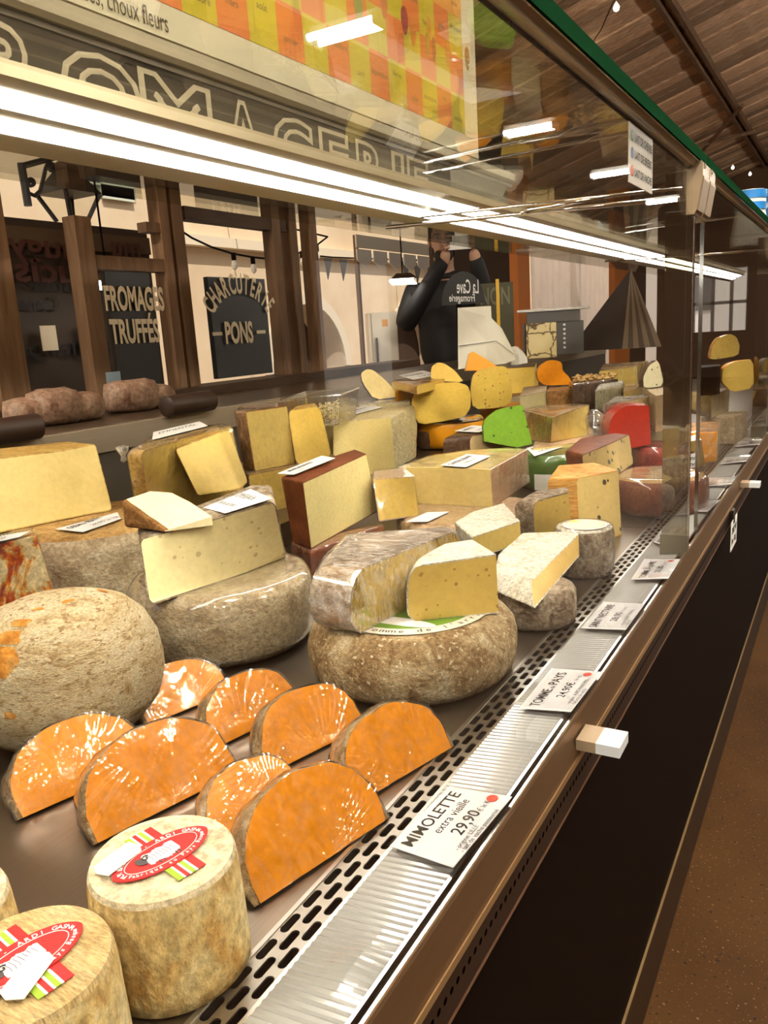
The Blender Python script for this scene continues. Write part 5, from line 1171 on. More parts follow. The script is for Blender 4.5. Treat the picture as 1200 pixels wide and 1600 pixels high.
# white lettering signs
def signX(name, label, X, r, mat, th=.02):
    t = thing(name, label, 'sign', (X, (r[0]+r[1])/2, r[2])); panelX('panel', X, r, th, mat, t); return t
m_blackboard = plain('blackboard', (.010, .009, .008), .45); m_let = plain('cream_letter', (.90, .79, .55), .5)
r = rectX(-1.955, 163, 424, 258, 640); sg = signX('truffle_sign', 'dark window pane with cream words FROMAGES TRUFFÉS', -1.955, r, m_blackboard)
def fitx(body, X, pl_, pr, zb_px, h_m, mat, par, bold=.035):
    a, b = W(*pl_, X), W(*pr, X); up = h_m
    mk('lettering', *text3d(body, (X, a[1], a[2]), (0, b[1]-a[1], b[2]-a[2]), (0, 0, 1), up, b[1]-a[1], 'l', .002, bold=bold), mat, par)
hF = (W(165, 447, -1.95)[2]-W(165, 484, -1.95)[2])/.70
fitx('FROMAGES', -1.953, (165, 484), (257, 484), 0, hF, m_let, sg); fitx('TRUFFÉS', -1.953, (174, 536), (250, 533), 0, hF, m_let, sg)
r = rectX(-1.90, 326, 432, 428, 582); sg = signX('charcuterie_sign', 'black panel with arched cream lettering CHARCUTERIE PONS', -1.905, (r[0], r[1], r[2], r[3]), m_blackboard)
cpx = [(332, 499), (343, 480), (354, 466), (366, 459), (377, 456), (388, 458), (398, 465), (406, 474), (411, 482), (416, 494), (421, 506)]
ang = [62, 48, 36, 22, 8, -5, -18, -28, -36, -44, -52]; res = []
hC = (W(370, 440, -1.9)[2]-W(370, 470, -1.9)[2])/.70
word = 'CHARCUTERIE'
Pc = [W(x, y, -1.9) for x, y in cpx]
yc = (Pc[0][1]+Pc[-1][1])/2; rad_y = (Pc[-1][1]-Pc[0][1])/2
for i, ch in enumerate(word):
    t = -1+2*i/10; a = math.radians(90-t*57); ry = rad_y*.90/math.sin(math.radians(57)); zc = Pc[5][2]-ry*.80
    y = yc+ry*math.cos(a); z = zc+ry*.80*math.sin(a); tg = np.array([0, math.sin(a), -math.cos(a)*.9])
    res.append(text3d(ch, (-1.9, y, z-.0), tg, np.cross((1, 0, 0), tg), hC, None, 'c', .002, bold=.03, xs=.52))
mk('lettering', *join(*res), m_let, sg)
fitx('PONS', -1.9, (353, 536), (396, 534), 0, (W(375, 503, -1.9)[2]-W(375, 535, -1.9)[2])/.70, m_let, sg)
for pa, pb in (((332, 522), (347, 519)), ((401, 519), (414, 516))):
    a, b = W(*pa, -1.9), W(*pb, -1.9); mk('dash', *box(-1.9, -1.898, a[1], b[1], a[2]-.006, a[2]+.006), m_let, sg)
# street facade in daylight, a reflection in the glass built as a house
XS = -7.0
def facade_mat():
    m, nt, b, o = newmat('cream_plaster'); v = coords(nt); a = noi(nt, v, 1.2, 5, .6)
    c = ramp(nt, a, [(.3, (.66, .49, .32)), (.7, (.80, .64, .46))]); nt.links.new(c, b.inputs['Base Color']); b.inputs['Roughness'].default_value = .9; bump(nt, b, noi(nt, v, 30, 3), .2, .01); return m
m_fac = facade_mat()
def facade_with_arches():
    """wall with three arched openings cut through it"""
    arches = []
    for (pc, ps, hw) in (((478, 475), 0, .95), ((650, 470), 0, 1.0), ((800, 470), 0, 1.1)):
        c = W(*pc, XS); arches.append((c[1], c[2]))
    z0, z1 = -.95, 6.5; y0, y1 = -3.0, 26.0; v, f = [], []
    bnd = y0
    for (ac, at), hw in zip(arches, (.95, 1.0, 1.25)):
        l, rr_ = ac-hw, ac+hw; b = len(v)
        v += [(XS, bnd, z0), (XS, l, z0), (XS, l, z1), (XS, bnd, z1)]; f.append((b, b+1, b+2, b+3))
        n = 14; b = len(v); spr = at-hw
        for i in range(n+1):
            a = math.pi*(1-i/n); yy, zz = ac+hw*math.cos(a), spr+hw*math.sin(a)
            v += [(XS, yy, zz), (XS, yy, z1), (XS-.5, yy, zz)]
        for i in range(n):
            f.append((b+3*i, b+3*i+3, b+3*i+4, b+3*i+1)); f.append((b+3*i+2, b+3*i+5, b+3*i+3, b+3*i))
        k = len(v); v += [(XS, l, z0), (XS-.5, l, z0), (XS, rr_, z0), (XS-.5, rr_, z0)]
        f.append((k, k+1, b+2, b)); f.append((k+3, k+2, b+3*n, b+3*n+2)); bnd = rr_
    b = len(v); v += [(XS, bnd, z0), (XS, y1, z0), (XS, y1, z1), (XS, bnd, z1)]; f.append((b, b+1, b+2, b+3))
    return v, f, arches
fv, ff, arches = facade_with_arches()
fc = thing('street_house', 'reflected sunlit cream plaster house with arches, built beyond the counter', 'building', (XS, 10, -.95))
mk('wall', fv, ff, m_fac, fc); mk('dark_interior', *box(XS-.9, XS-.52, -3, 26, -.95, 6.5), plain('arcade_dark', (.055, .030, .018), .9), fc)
for (ac, at), hw in zip(arches, (.95, 1.0, 1.25)):
    v, f = [], []
    for i in range(21):
        a = math.pi*(1-i/20)
        for q, X in ((hw, XS+.03), (hw+.16, XS+.03), (hw+.16, XS-.02), (hw, XS-.02)): v.append((X, ac+q*math.cos(a), at-hw+q*math.sin(a)))
    for i in range(20):
        for k in range(4): f.append((i*4+k, i*4+(k+1) % 4, i*4+4+(k+1) % 4, i*4+4+k))
    mk('arch_stone', v, f, plain('pale_arch_stone', (.74, .64, .50), .85), fc)
r = rectX(XS+.03, 418, 313, 442, 343); sh = panelX('window_shutter', XS+.03, (r[0], r[1], r[2], r[3]), .05, plain('blue_grey_shutter', (.20, .24, .30), .6), fc)
for k in range(6): z = r[2]+(r[3]-r[2])*(k+.5)/6; mk('slat', *box(XS+.03, XS+.05, r[0]+.03, r[1]-.03, z-.02, z+.02), plain('shutter_slat', (.28, .32, .38), .6), sh)
r = rectX(XS+.02, 122, 262, 158, 285); r2 = rectX(XS+.02, 150, 285, 212, 312)
for rr_ in (r, r2):
    sh = panelX('window_shutter', XS+.03, rr_, .05, plain('pale_green_shutter', (.42, .47, .38), .6), fc)
    for k in range(5): z = rr_[2]+(rr_[3]-rr_[2])*(k+.5)/5; mk('slat', *box(XS+.03, XS+.06, rr_[0]+.05, rr_[1]-.05, z-.05, z+.02), plain('shutter_pale', (.66, .70, .58), .6), sh)
zc_ = W(300, 372, XS)[2]; mk('cornice', *box(XS, XS+.15, W(240, 370, XS)[1], W(760, 430, XS)[1], zc_-.10, zc_+.02), plain('cornice_stone', (.78, .66, .50), .85), fc)
struct('ground', *box(-30, -3.2, -6, 30, -1.0, -.9), plain('street_paving', (.42, .34, .26), .9))
# wall lantern on a scrolled bracket, a reflection built as an object
XL = -3.6; L0 = W(33, 258, XL); ln = thing('street_lantern', 'black wrought iron lantern on a scrolled wall bracket, a reflection built as an object', 'lantern', tuple(L0))
m_iron = plain('wrought_iron', (.012, .010, .009), .5)
def wl_(px, py): return W(px, py, XL)
mk('bracket', *join(tube([wl_(33, 255), wl_(44, 322)], .020, 6), tube([wl_(33, 260), wl_(88, 245)], .016, 6)), m_iron, ln)
def scroll(cpx, cpy, r0, turns, ph, n=26):
    return [wl_(cpx+r0*(1-.85*i/n)*math.cos(ph+turns*2*math.pi*i/n), cpy+r0*(1-.85*i/n)*math.sin(ph+turns*2*math.pi*i/n)) for i in range(n+1)]
mk('scroll', *join(tube([wl_(40, 290), wl_(45, 302), wl_(54, 306), wl_(63, 298), wl_(68, 280), wl_(72, 262), wl_(76, 254)], .011, 5), tube(scroll(48, 286, 8, 1.6, 2.5), .009, 5), tube(scroll(80, 262, 7, 1.6, -2.2), .009, 5)), m_iron, ln)
ct = wl_(104, 280); hd = np.array([0, 0, 1.])
wy = (wl_(130, 300)[1]-wl_(72, 300)[1])/2; zt_, zb_ = wl_(100, 268)[2], wl_(105, 345)[2]; zm = wl_(100, 303)[2]; zc2 = (wl_(98, 250)[2])
def sq(hw, z): return [(XL-hw, ct[1]-hw, z), (XL+hw, ct[1]-hw, z), (XL+hw, ct[1]+hw, z), (XL-hw, ct[1]+hw, z)]
mk('lantern_hood', *hexa(sq(wy, zm), sq(wy*.38, zt_)), m_iron, ln)
mk('finial', *join(lathe([(.001, 0), (.07, 0), (.09, .02), (.03, .05), (.02, .12), (.001, .16)], (XL, ct[1], zt_), 12), tube([(XL, ct[1], zt_+.12), tuple(wl_(92, 243))], .012, 6)), m_iron, ln)
for i in range(4):
    mk('cage_bar', *tube([sq(wy*.92, zm)[i], sq(wy*.45, zb_)[i]], .012, 5), m_iron, ln)
gv, gf = hexa(sq(wy*.44, zb_), sq(wy*.9, zm)); mk('lantern_glass', gv, gf[2:], glassmat('lantern_glass_mat', (.95, .94, .9), 1.4, .05, 1.2), ln)
# festoon cable with bulbs and bunting of the reflected street, built as objects
fs = thing('street_festoon', 'black cable with small bulbs strung across the reflected street', 'lights', tuple(W(380, 395, -5)))
XF2 = -5.0
cab = [(270, 352), (300, 372), (330, 386), (362, 396), (395, 402), (425, 405), (450, 402), (475, 392), (495, 383), (512, 370)]
mk('cable', *tube([W(x, y, XF2) for x, y in cab]+[np.array([-6.99, W(530, 362, XF2)[1]+.5, W(530, 350, XF2)[2]+.4])], .010, 5), m_black, fs)
for x, y in ((365, 398), (395, 404), (422, 407), (448, 403), (472, 395), (495, 385)):
    c = W(x, y+2, XF2); b_ = mk('bulb_socket', *lathe([(.001, .03), (.022, .03), (.022, -.04), (.001, -.04)], c, 8), m_black, fs); mk('bulb', *lathe([(.001, -.13), (.025, -.11), (.03, -.08), (.02, -.04), (.001, -.04)], c, 8), plain('clear_bulb', (.75, .70, .62), .2), b_)
XF3 = -5.3
bt = thing('bunting', 'dark triangular pennants hanging on a line across the reflected street', 'bunting', tuple(W(560, 405, XF3)))
mk('line', *tube([W(x, y, XF3) for x, y in ((470, 397), (520, 402), (600, 405), (680, 409), (720, 412))]+[np.array([-6.99, W(760, 412, XF3)[1], W(720, 412, XF3)[2]+.3])], .008, 4), m_black, bt)
for x, y in ((490, 401), (512, 403), (536, 405), (634, 408), (652, 410), (672, 411)):
    A, B_, T = W(x-6, y, XF3), W(x+6, y+1, XF3), W(x, y+34, XF3); mk('pennant', *prism([A, B_, T], np.array([.01, 0, 0])), plain('pennant_grey', (.05, .045, .04), .8), bt)
# ---- things behind the counter, right of the timber front
def thX(name, label, cat, X, r, group=None): return thing(name, label, cat, (X, (r[0]+r[1])/2, r[2]), group)
fp = Facing(603, 530, 5.0, 4); u0, u1, z0, z1 = fp.rect(583, 487, 622, 580)
t = thing('white_fridge', 'pale cream fridge with an orange sticker behind the counter', 'fridge', fp.pt((u0+u1)/2, -.2, -.81))
mf = plain('fridge_cream', (.80, .72, .58), .4); mk('body', *fp.box(u0-.02, u1, -.81, z1, .4, -.02), mf, t); mk('door', *fp.box(u0, u1, -.75, z1-.01, .018), mf, t)
q = fp.rect(597, 499, 606, 510); mk('sticker', *fp.box(*q, .003, .003), plain('orange_sticker', (.70, .30, .05), .5), t)
mk('handle', *fp.box(u0+.015, u0+.028, z1-.4, z1-.15, .02, .022), m_chromed, t)
# bright blind over the middle window, with slats
r = rectX(-4.7, 556, 366, 692, 402); t = thX('white_awning', 'bright cream awning panel with scalloped lower edge beyond the counter', 'awning', -4.7, r)
panelX('panel', -4.7, r, .015, plain('awning_cream', (.82, .76, .62), .6), t)
for k in range(6):
    y0 = r[0]+(r[1]-r[0])*k/6; y1 = r[0]+(r[1]-r[0])*(k+.86)/6
    mk('scallop', *prism([(-4.7, y0, r[2]-.012), (-4.7, y1, r[2]-.012), (-4.7, y1, r[2]-.13), (-4.7, (y0+y1)/2, r[2]-.20), (-4.7, y0, r[2]-.13)], np.array([-.012, 0, 0])), plain('awning_white', (.86, .83, .76), .6), t)
for y_ in (r[0]+.05, r[1]-.05): mk('awning_pole', *box(-4.76, -4.72, y_-.02, y_+.02, -.9, r[3]), m_timber, t)
# dark round topped sign
fp = Facing(724, 450, 4.45, 0); c = fp.at(724, 475); rr_ = np.linalg.norm(fp.at(758, 475)-fp.at(690, 475))/2
t = thing('round_sign', 'black half round sign with reversed white script behind the white paper bag', 'sign', c)
mk('board', *prism([c+fp.r*rr_*math.cos(a)+np.array([0, 0, rr_*1.45*math.sin(a)]) for a in np.linspace(0, math.pi, 20)], -fp.n*.02), m_blackboard, t)
for body, px, py, wpx, h in (('La Cave', 748, 458, 34, .10), ('Fromagerie', 742, 471, 40, .055)):
    a = fp.at(px, py, -.003); b_ = fp.at(px-wpx, py, -.003); v, f = glyphs(body, 'fill', .01); x0_, x1_ = v[:, 0].min(), v[:, 0].max()
    mk('reversed_lettering', [tuple(a+(b_-a)*((q[0]-x0_)/(x1_-x0_))+np.array([0, 0, q[1]*h])) for q in v], f, m_lwhite, t)
mk('stand', *box(c[0]-.03, c[0]-.022, c[1]-.03, c[1]+.03, -.81, c[2]), m_black, t)
# orange posts and pale plastic curtain
for k, (a, b_) in enumerate((((808, 378), (829, 492)), ((961, 405), (984, 470)))):
    r = rectX(-2.7, *a, *b_); struct('trim_%d' % (k+1), *box(-2.78, -2.7, r[0], r[1], -.81, r[3]+.6), plain('orange_post', (.52, .16, .025), .5))
r = rectX(-5.5, 828, 376, 962, 492); t = thX('plastic_curtain', 'pale translucent sheet hanging behind the scale, streaked with pink', 'curtain', -5.5, r)
cv, cf = [], []
for i in range(81):
    y = r[0]+(r[1]-r[0])*i/80
    for j in range(9):
        z = -.85+(r[3]+.5+.85)*j/8; cv.append((-5.5+.02*math.sin(i*1.3)+.008*math.sin(i*3.1+j*.5), y, z))
for i in range(80):
    for j in range(8): cf.append((i*9+j, i*9+j+1, (i+1)*9+j+1, (i+1)*9+j))
mcu, nt, b, o = newmat('curtain_plastic'); v_ = coords(nt); nn = noi(nt, v_, 3.5, 5); nt.links.new(ramp(nt, nn, [(.35, (.50, .47, .48)), (.5, (.66, .60, .58)), (.7, (.76, .62, .58))]), b.inputs['Base Color']); b.inputs['Roughness'].default_value = .3
tl = nt.nodes.new('ShaderNodeBsdfTranslucent'); tl.inputs[0].default_value = (.80, .76, .76, 1); mx_ = nt.nodes.new('ShaderNodeMixShader'); mx_.inputs[0].default_value = .65
nt.links.new(b.outputs[0], mx_.inputs[1]); nt.links.new(tl.outputs[0], mx_.inputs[2]); nt.links.new(mx_.outputs[0], o.inputs[0])
smoothset(mk('sheet', cv, cf, mcu, t), 80); mk('curtain_rail', *box(-5.53, -5.47, r[0], r[1], r[3]+.5, r[3]+.56), m_timber, t)
for y_ in (r[0], (r[0]+r[1])/2, r[1]): mk('curtain_post', *box(-5.57, -5.53, y_-.03, y_+.03, -.9, r[3]+.56), m_timber, t)
struct('wall_back', *box(-3.5, -3.4, W(690, 500, -3.4)[1], W(815, 480, -3.4)[1], -.81, 3.2), plain('back_wall_dark', (.06, .035, .02), .8))
struct('wall_back', *box(-3.5, -3.4, W(968, 480, -3.4)[1], 16, -.81, 3.2), plain('back_wall_brown', (.10, .055, .03), .8))
# olive slate with NO and a yellow stripe
fp = Facing(775, 480, 4.6, 6); u0, u1, z0, z1 = fp.rect(744, 442, 803, 560)
t = thing('olive_board', 'olive chalkboard with painted word NO and a yellow pole', 'sign', fp.pt((u0+u1)/2, 0, WT))
mk('board', *fp.box(u0, u1, WT, z1, .02), plain('olive_slate', (.060, .055, .022), .6), t)
a = fp.at(751, 477); mk('lettering', *text3d('NON', a, fp.r, (0, 0, 1), .13, .16, 'l', .002, bold=.02), plain('slate_letter', (.16, .15, .09), .6), t)
uq = fp.rect(776, 436, 781, 560); mk('yellow_pole', *fp.box(uq[0], uq[1], WT, uq[3], .012, .014), plain('pole_yellow', (.75, .45, .03), .4), t)
# scale with display, veined cheese, white paper bag, papers
XW = -1.60
fp = Facing(868, 520, 4.55, 4); u0, u1, z0, z1 = fp.rect(818, 482, 912, 552)
t = thing('shop_scale', 'grey shop scale with a row of white lights behind the counter', 'scale', fp.pt((u0+u1)/2, -.1, WT))
ms = plain('scale_grey', (.10, .095, .09), .4); mk('body', *fp.box(u0, u1, WT, z1-.07, .16), ms, t); mk('head', *fp.box(u0+.02, u1-.02, z1-.07, z1-.012, .10, .008), ms, t)
mk('tray', *fp.box(u0-.03, u1+.03, z1-.011, z1+.002, .18, .02), m_steel2, t)
uq = fp.rect(880, 490, 888, 540); mk('status_lights', *join(*[fp.box(uq[0], uq[0]+.012, WT+.03+k*.024, WT+.041+k*.024, .003, .004) for k in range(7)]), m_lwhite, t)
def cracked():
    m, nt, b, o = newmat('cracked_paste'); v = coords(nt); vo = nt.nodes.new('ShaderNodeTexVoronoi'); vo.feature = 'DISTANCE_TO_EDGE'; vo.inputs['Scale'].default_value = 11
    wn_ = nt.nodes.new('ShaderNodeTexNoise'); wn_.inputs['Scale'].default_value = 20; nt.links.new(v, wn_.inputs['Vector']); mv = nt.nodes.new('ShaderNodeVectorMath'); mv.operation = 'MULTIPLY_ADD'
    mv.inputs[1].default_value = (.05, .05, .05); nt.links.new(wn_.outputs['Color'], mv.inputs[0]); nt.links.new(v, mv.inputs[2]); nt.links.new(mv.outputs[0], vo.inputs['Vector'])
    nt.links.new(ramp(nt, vo.outputs['Distance'], [(.012, (.10, .06, .02)), (.045, (.74, .60, .30)), (.5, (.78, .66, .36))]), b.inputs['Base Color']); return m
fp = Facing(846, 530, 4.15, 4); u0, u1, z0, z1 = fp.rect(822, 504, 870, 553)
vc = thing('veined_cheese', 'pale cheese block cracked with dark veins, on the worktop before the grey scale', CH, fp.pt((u0+u1)/2, -.06, WT))
q4 = [fp.pt(u0, 0, 0), fp.pt(u1, 0, 0), fp.pt(u1, -.13, 0), fp.pt(u0, -.13, 0)]
_v, _f, _k = shell([p+np.array([0, 0, z1]) for p in q4], [p+np.array([0, 0, WT]) for p in q4], 'crrr', .006, .012, .002)
smoothset(mk('cut_paste', *subset(_v, _f, [k in 'ct' for k in _k]), cracked(), vc)); smoothset(mk('rind', *subset(_v, _f, [k not in 'ct' for k in _k]), r_choc, vc))
fp = Facing(755, 540, 3.45, 0)
pb = thing('paper_bag', 'tall white greaseproof paper sheet standing folded on the worktop', 'paper', fp.pt(0, 0, WT))
o_ = [(716, 577), (715, 481), (767, 478), (768, 497), (784, 513), (802, 548), (806, 562), (790, 568)]
v, f = [], []; n = len(o_); cen_ = sum(fp.at(*p) for p in o_)/n
for k, (dx, sc) in enumerate(((0, 1), (.035, .99), (.06, .95))):
    for p in o_:
        q = fp.at(*p, dx); q = cen_-fp.n*dx+(q-cen_+fp.n*dx)*sc+fp.n*.012*n3(q, 9); q[2] = max(q[2], WT); v.append(q)
f.append(tuple(range(n)))
for k in range(2):
    for i in range(n): f.append((k*n+i, (k+1)*n+i, (k+1)*n+(i+1) % n, k*n+(i+1) % n))
f.append(tuple(range(2*n, 3*n))[::-1]); mk('sheet', v, f, m_paperp, pb)
mk('crease', *tube([fp.at(*p, -.004) for p in ((717, 540), (775, 532), (803, 552))], .002, 4), m_paper, pb)
c = Facing(806, 550, 3.6).at(806, 560); c[2] = WT
pw_ = thing('paper_parcel', 'small crumpled white paper parcel beside the tall paper sheet', 'parcel', c)
smoothset(mk('wrap', *lathe([(.001, 0), (.045, .003), (.052, .025), (.04, .05), (.016, .075), (.001, .08)], c, 14, .016, fs=18), m_paper, pw_), 20)
fp = Facing(960, 500, 4.9, 0); z0 = WT
co_ = thing('dark_sack', 'large dark pointed sack with pale striped fold standing on the worktop', 'sack', fp.pt(0, -.1, WT))
apex = fp.at(986, 418, .12); bl, bm_, br = fp.at(888, 555), fp.at(972, 555, -.06), fp.at(1034, 545)
A0 = [bl, bm_, br, br-fp.n*.26, bl-fp.n*.26]
for p in A0: p[2] = z0
mk('cloth', *join((([tuple(p) for p in A0]+[tuple(apex)]), [(0, 1, 5), (4, 3, 2, 1, 0), (2, 3, 5), (3, 4, 5), (4, 0, 5)])), plain('sack_dark', (.016, .010, .008), .7), co_)
for k in range(7):
    a0, a1 = k/7, (k+1)/7
    p0, p1 = A0[1]*(1-a0)+A0[2]*a0, A0[1]*(1-a1)+A0[2]*a1
    mk('stripe', [tuple(p0), tuple(p1), tuple(apex)], [(0, 1, 2)], plain('sack_light', (.15, .105, .065), .7) if k % 2 == 0 else plain('sack_mid', (.055, .034, .02), .7), co_)
# packs and rolls on the worktop at the left
for k, (px, py, X, sx, sy, sz, lb) in enumerate(((52, 655, -1.72, .055, .075, .07, 'pinkish wrapped ham pack on the worktop, nearest the left post'), (85, 645, -1.70, .06, .07, .085, 'wrapped ham pack on the worktop, second from the left post'), (118, 640, -1.70, .055, .08, .07, 'wrapped ham pack on the worktop before the second post'), (205, 622, -1.74, .06, .085, .085, 'brown crusted ham pack on the worktop under the truffle sign'), (240, 612, -1.74, .05, .07, .065, 'pale ham pack on the worktop right of the brown crusted one'))):
    c = W(px, py, X); c[2] = WT; t = thing('ham_pack', lb, 'ham', tuple(c), 'ham packs on the worktop')
    prof = [(.001, 0), (.8, 0), (1, .15), (1.0, .6), (.85, .9), (.5, 1.0), (.001, 1.0)]
    v, f = lathe([(a*1.0, b) for a, b in prof], (0, 0, 0), 20, .12, (1, 1), k*3, fs=2.2); v = [(c[0]+q[0]*sx, c[1]+q[1]*sy, c[2]+max(0, q[2])*sz) for q in v]
    smoothset(mk('meat', v, f, rind('ham_%d' % k, [(.35, (.22, .11, .07)), (.5, (.42, .25, .17)), (.7, (.55, .40, .29))], 14, 90, .4, .4), t), 60)
for k, (pa, pb_, lb) in enumerate((((-20, 672), (58, 655), 'dark brown knife roll on the worktop edge, at the left picture edge'), ((258, 632), (330, 617), 'dark brown roll on the worktop edge under the black panel'))):
    a, b_ = W(*pa, -1.44), W(*pb_, -1.44); r_ = .026; a[2] = b_[2] = WT+r_
    smoothset(tag(mk('leather_roll', *tube([a, a*.98+b_*.02, a*.5+b_*.5, a*.03+b_*.97, b_], [r_*.8, r_, r_*1.02, r_, r_*.8], 14), plain('dark_leather', (.030, .014, .008), .45)), lb, 'roll', 'rolls on the worktop edge'), 50)
bl_ = thing('blue_tag', 'small pale blue card standing on the worktop behind the ham packs', 'card', tuple(W(178, 598, -1.8))); r = rectX(-1.8, 166, 582, 190, 600)
mk('card', *box(-1.803, -1.80, r[0], r[1], r[2], r[3]), plain('pale_blue', (.22, .30, .34), .5), bl_); mk('stem', *box(-1.803, -1.80, (r[0]+r[1])/2-.004, (r[0]+r[1])/2+.004, WT, r[2]), m_steel, bl_)

# ------------------------------------------------------------------ reflected man with a phone, built as a figure behind the counter
def skin(name, chain, edges, mat, parent, sub=2, root=0):
    o0 = wloc(parent); me = bpy.data.meshes.new(name); me.from_pydata([Vector((p[0], p[1], p[2]+DZ))-o0 for p, r in chain], edges, []); me.materials.append(mat)
    o = bpy.data.objects.new(name, me); C.objects.link(o); o.parent = parent
    md = o.modifiers.new('skin', 'SKIN'); md.use_smooth_shade = True
    for d, (p, r) in zip(me.skin_vertices[0].data, chain): d.radius = r if isinstance(r, tuple) else (r, r)
    me.skin_vertices[0].data[root].use_root = True
    sb = o.modifiers.new('sub', 'SUBSURF'); sb.levels = sub; sb.render_levels = sub; return o
fp = Facing(697, 372, 4.9, 0)
hc_ = fp.at(692, 377); g0 = -.81; HZ = hc_[2]
pe = thing('person', 'reflected man with short dark hair and beard in a black jacket, holding up a pale phone', 'person', (hc_[0], hc_[1], g0))
R3 = fp.r if fp.at(710, 372)@fp.r > fp.at(690, 372)@fp.r else -fp.r     # towards the right of the picture
def B(u, f, z): return np.array([hc_[0], hc_[1], 0])+R3*u+fp.n*f+np.array([0, 0, z])
m_skin = plain('skin', (.46, .27, .18), .5); m_jack = plain('black_jacket', (.008, .008, .009), .7); m_trou = plain('dark_trousers', (.02, .02, .028), .8); m_hair = plain('dark_hair', (.018, .011, .007), .7)
hp = fp.at(717, 386, -.22); pu = (hp-hc_)@R3; pz = hp[2]
pel = g0+.93
ch = [(B(0, 0, pel), (.12, .085)), (B(0, .01, pel+.25), (.11, .07)), (B(0, 0, HZ-.33), (.12, .075)), (B(0, .0, HZ-.22), (.085, .06)), (B(0, .01, HZ-.15), .055), (B(0, .015, HZ-.07), (.062, .075)), (B(0, .01, HZ), (.074, .092)), (B(0, .005, HZ+.06), (.070, .086)), (B(0, 0, HZ+.10), (.042, .055)),
      (B(-.19, -.01, HZ-.29), .062), (B(-.25, .06, HZ-.48), .050), (B(pu-.085, .20, pz-.09), .032), (B(pu-.075, .23, pz-.035), .028),
      (B(.19, -.01, HZ-.29), .062), (B(.27, .06, HZ-.47), .050), (B(pu+.085, .20, pz-.09), .034), (B(pu+.075, .23, pz-.035), .030),
      (B(-.10, .0, pel-.10), .095), (B(-.11, .02, g0+.50), .062), (B(-.11, -.01, g0+.09), .042), (B(-.12, .12, g0+.04), .036),
      (B(.10, .0, pel-.10), .095), (B(.11, .02, g0+.50), .062), (B(.11, -.01, g0+.09), .042), (B(.12, .12, g0+.04), .036)]
ed = [(0, 1), (1, 2), (2, 3), (3, 4), (4, 5), (5, 6), (6, 7), (7, 8), (2, 9), (9, 10), (10, 11), (11, 12), (2, 13), (13, 14), (14, 15), (15, 16), (0, 17), (17, 18), (18, 19), (19, 20), (0, 21), (21, 22), (22, 23), (23, 24)]
body = skin('body', ch, ed, m_skin, pe)
for sg_ in (-1, 1):            # fingers curl round the phone's ends, thumbs on its near face
    w0 = B(pu+sg_*.078, .235, pz-.03)
    for k in range(4):
        z = pz+.030-.019*k; L = (1.0, 1.08, 1.0, .82)[k]
        skin('finger', [(w0*.75+B(pu+sg_*.076, .245, z)*.25, .010), (B(pu+sg_*.074, .250, z), .0095), (B(pu+sg_*(.080-.004*L), .276, z+.002), .0085), (B(pu+sg_*(.062-.014*L), .2765, z+.003), .0075)], [(0, 1), (1, 2), (2, 3)], m_skin, body, 1)
    skin('thumb', [(w0, .013), (B(pu+sg_*.070, .222, pz-.030), .0115), (B(pu+sg_*.056, .232, pz-.022), .010), (B(pu+sg_*.042, .238, pz-.012), .0085)], [(0, 1), (1, 2), (2, 3)], m_skin, body, 1)
jk = [(ch[0][0], (.175, .125)), (ch[1][0], (.175, .12)), (ch[2][0], (.195, .13)), (B(0, -.005, HZ-.23), (.12, .10)), (B(0, -.01, HZ-.165), (.075, .08))]+[(ch[i][0], r) for i, r in ((9, .080), (10, .066), (13, .080), (14, .066))]+[(ch[11][0]*.55+ch[12][0]*.45, .043), (ch[15][0]*.55+ch[16][0]*.45, .043)]
skin('jacket', jk, [(0, 1), (1, 2), (2, 3), (3, 4), (2, 5), (5, 6), (6, 9), (2, 7), (7, 8), (8, 10)], m_jack, body)
skin('trousers', [(ch[0][0], (.168, .12)), (ch[17][0], .105), (ch[18][0], .078), (B(-.11, -.01, g0+.12), .062), (ch[21][0], .105), (ch[22][0], .078), (B(.11, -.01, g0+.12), .062)], [(0, 1), (1, 2), (2, 3), (0, 4), (4, 5), (5, 6)], m_trou, body)
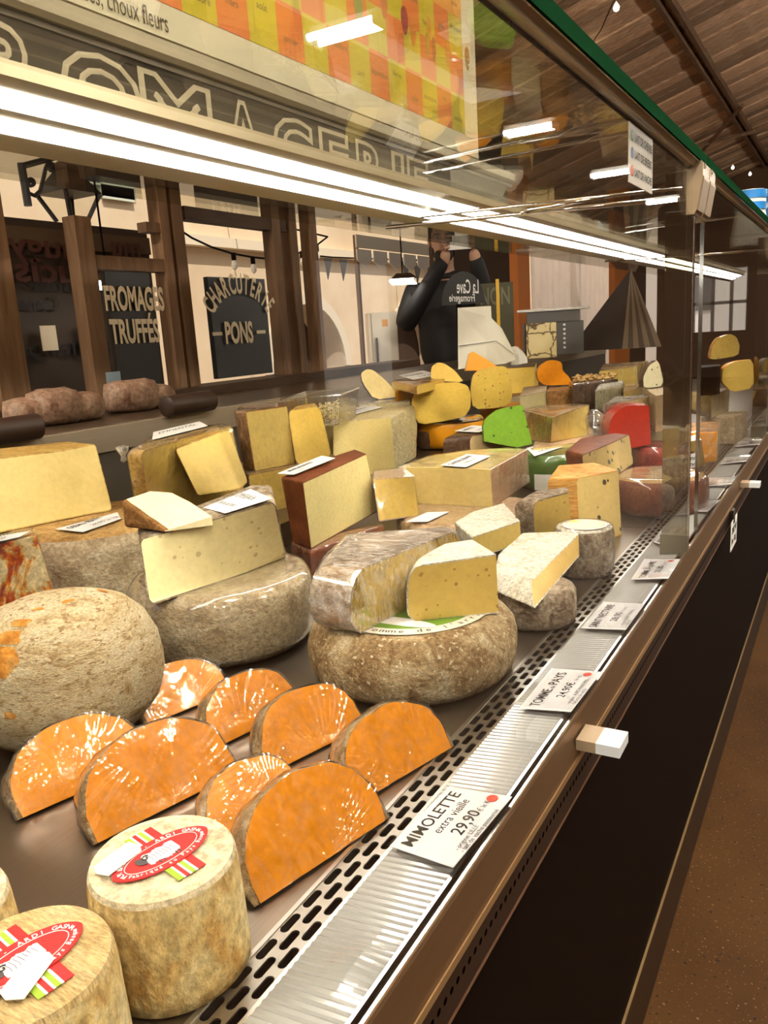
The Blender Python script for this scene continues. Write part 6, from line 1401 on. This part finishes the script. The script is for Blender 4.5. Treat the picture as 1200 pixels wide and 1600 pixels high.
def ell(c, a, n=14, k=9, cut=-1.0):
    v, f = [], []
    for j in range(k+1):
        ph = math.pi*j/k
        for i in range(n):
            t = 2*math.pi*i/n; p = (math.sin(ph)*math.cos(t), math.sin(ph)*math.sin(t), max(cut, math.cos(ph)))
            v.append(c+R3*a[0]*p[0]+fp.n*a[1]*p[1]+np.array([0, 0, a[2]*p[2]]))
    for j in range(k):
        for i in range(n): f.append((j*n+i, (j+1)*n+i, (j+1)*n+(i+1) % n, j*n+(i+1) % n))
    return v, f
mk('hair', *ell(B(0, -.018, HZ+.045), (.084, .095, .078), 18, 10, -.25), m_hair, body, smooth=True)
mk('beard', *join(ell(B(0, .052, HZ-.082), (.056, .045, .045)), ell(B(-.052, .02, HZ-.055), (.020, .040, .040)), ell(B(.052, .02, HZ-.055), (.020, .040, .040))), m_hair, body, smooth=True)
mk('nose', *ell(B(0, .105, HZ-.012), (.014, .018, .026)), m_skin, body, smooth=True)
mk('mouth', *ell(B(0, .096, HZ-.058), (.024, .007, .006)), plain('lips', (.36, .14, .11), .5), body, smooth=True)
for sg_ in (-1, 1):
    e_ = mk('eye', *ell(B(sg_*.031, .086, HZ+.012), (.013, .009, .008)), plain('eye_white', (.70, .67, .62), .3), body, smooth=True)
    mk('iris', *ell(B(sg_*.031, .0935, HZ+.012), (.0055, .003, .0055)), m_hair, e_, smooth=True)
    mk('eyebrow', *ell(B(sg_*.032, .092, HZ+.031), (.021, .006, .0045)), m_hair, body, smooth=True)
    mk('ear', *ell(B(sg_*.080, -.005, HZ), (.010, .022, .034)), m_skin, body, smooth=True)
    mk('shoe', *ell(B(sg_*.12, .075, g0+.045), (.052, .14, .045), cut=-1), m_black, body, smooth=True)
ph_ = thing('phone', 'pale grey phone held up sideways in front of the reflected bearded man', 'phone', B(pu, .262, pz-.037))
def bxl(u0, u1, f0, f1, z0, z1): return hexa([B(u0, f0, z0), B(u1, f0, z0), B(u1, f1, z0), B(u0, f1, z0)], [B(u0, f0, z1), B(u1, f0, z1), B(u1, f1, z1), B(u0, f1, z1)])
mk('case', *bxl(pu-.062, pu+.062, .2585, .2665, pz-.038, pz+.038), plain('phone_case', (.74, .72, .68), .25, spec=.6), ph_)
mk('camera_bump', *bxl(pu-.068, pu-.040, .2666, .2690, pz+.004, pz+.032), plain('phone_camera', (.03, .03, .03), .2), ph_)
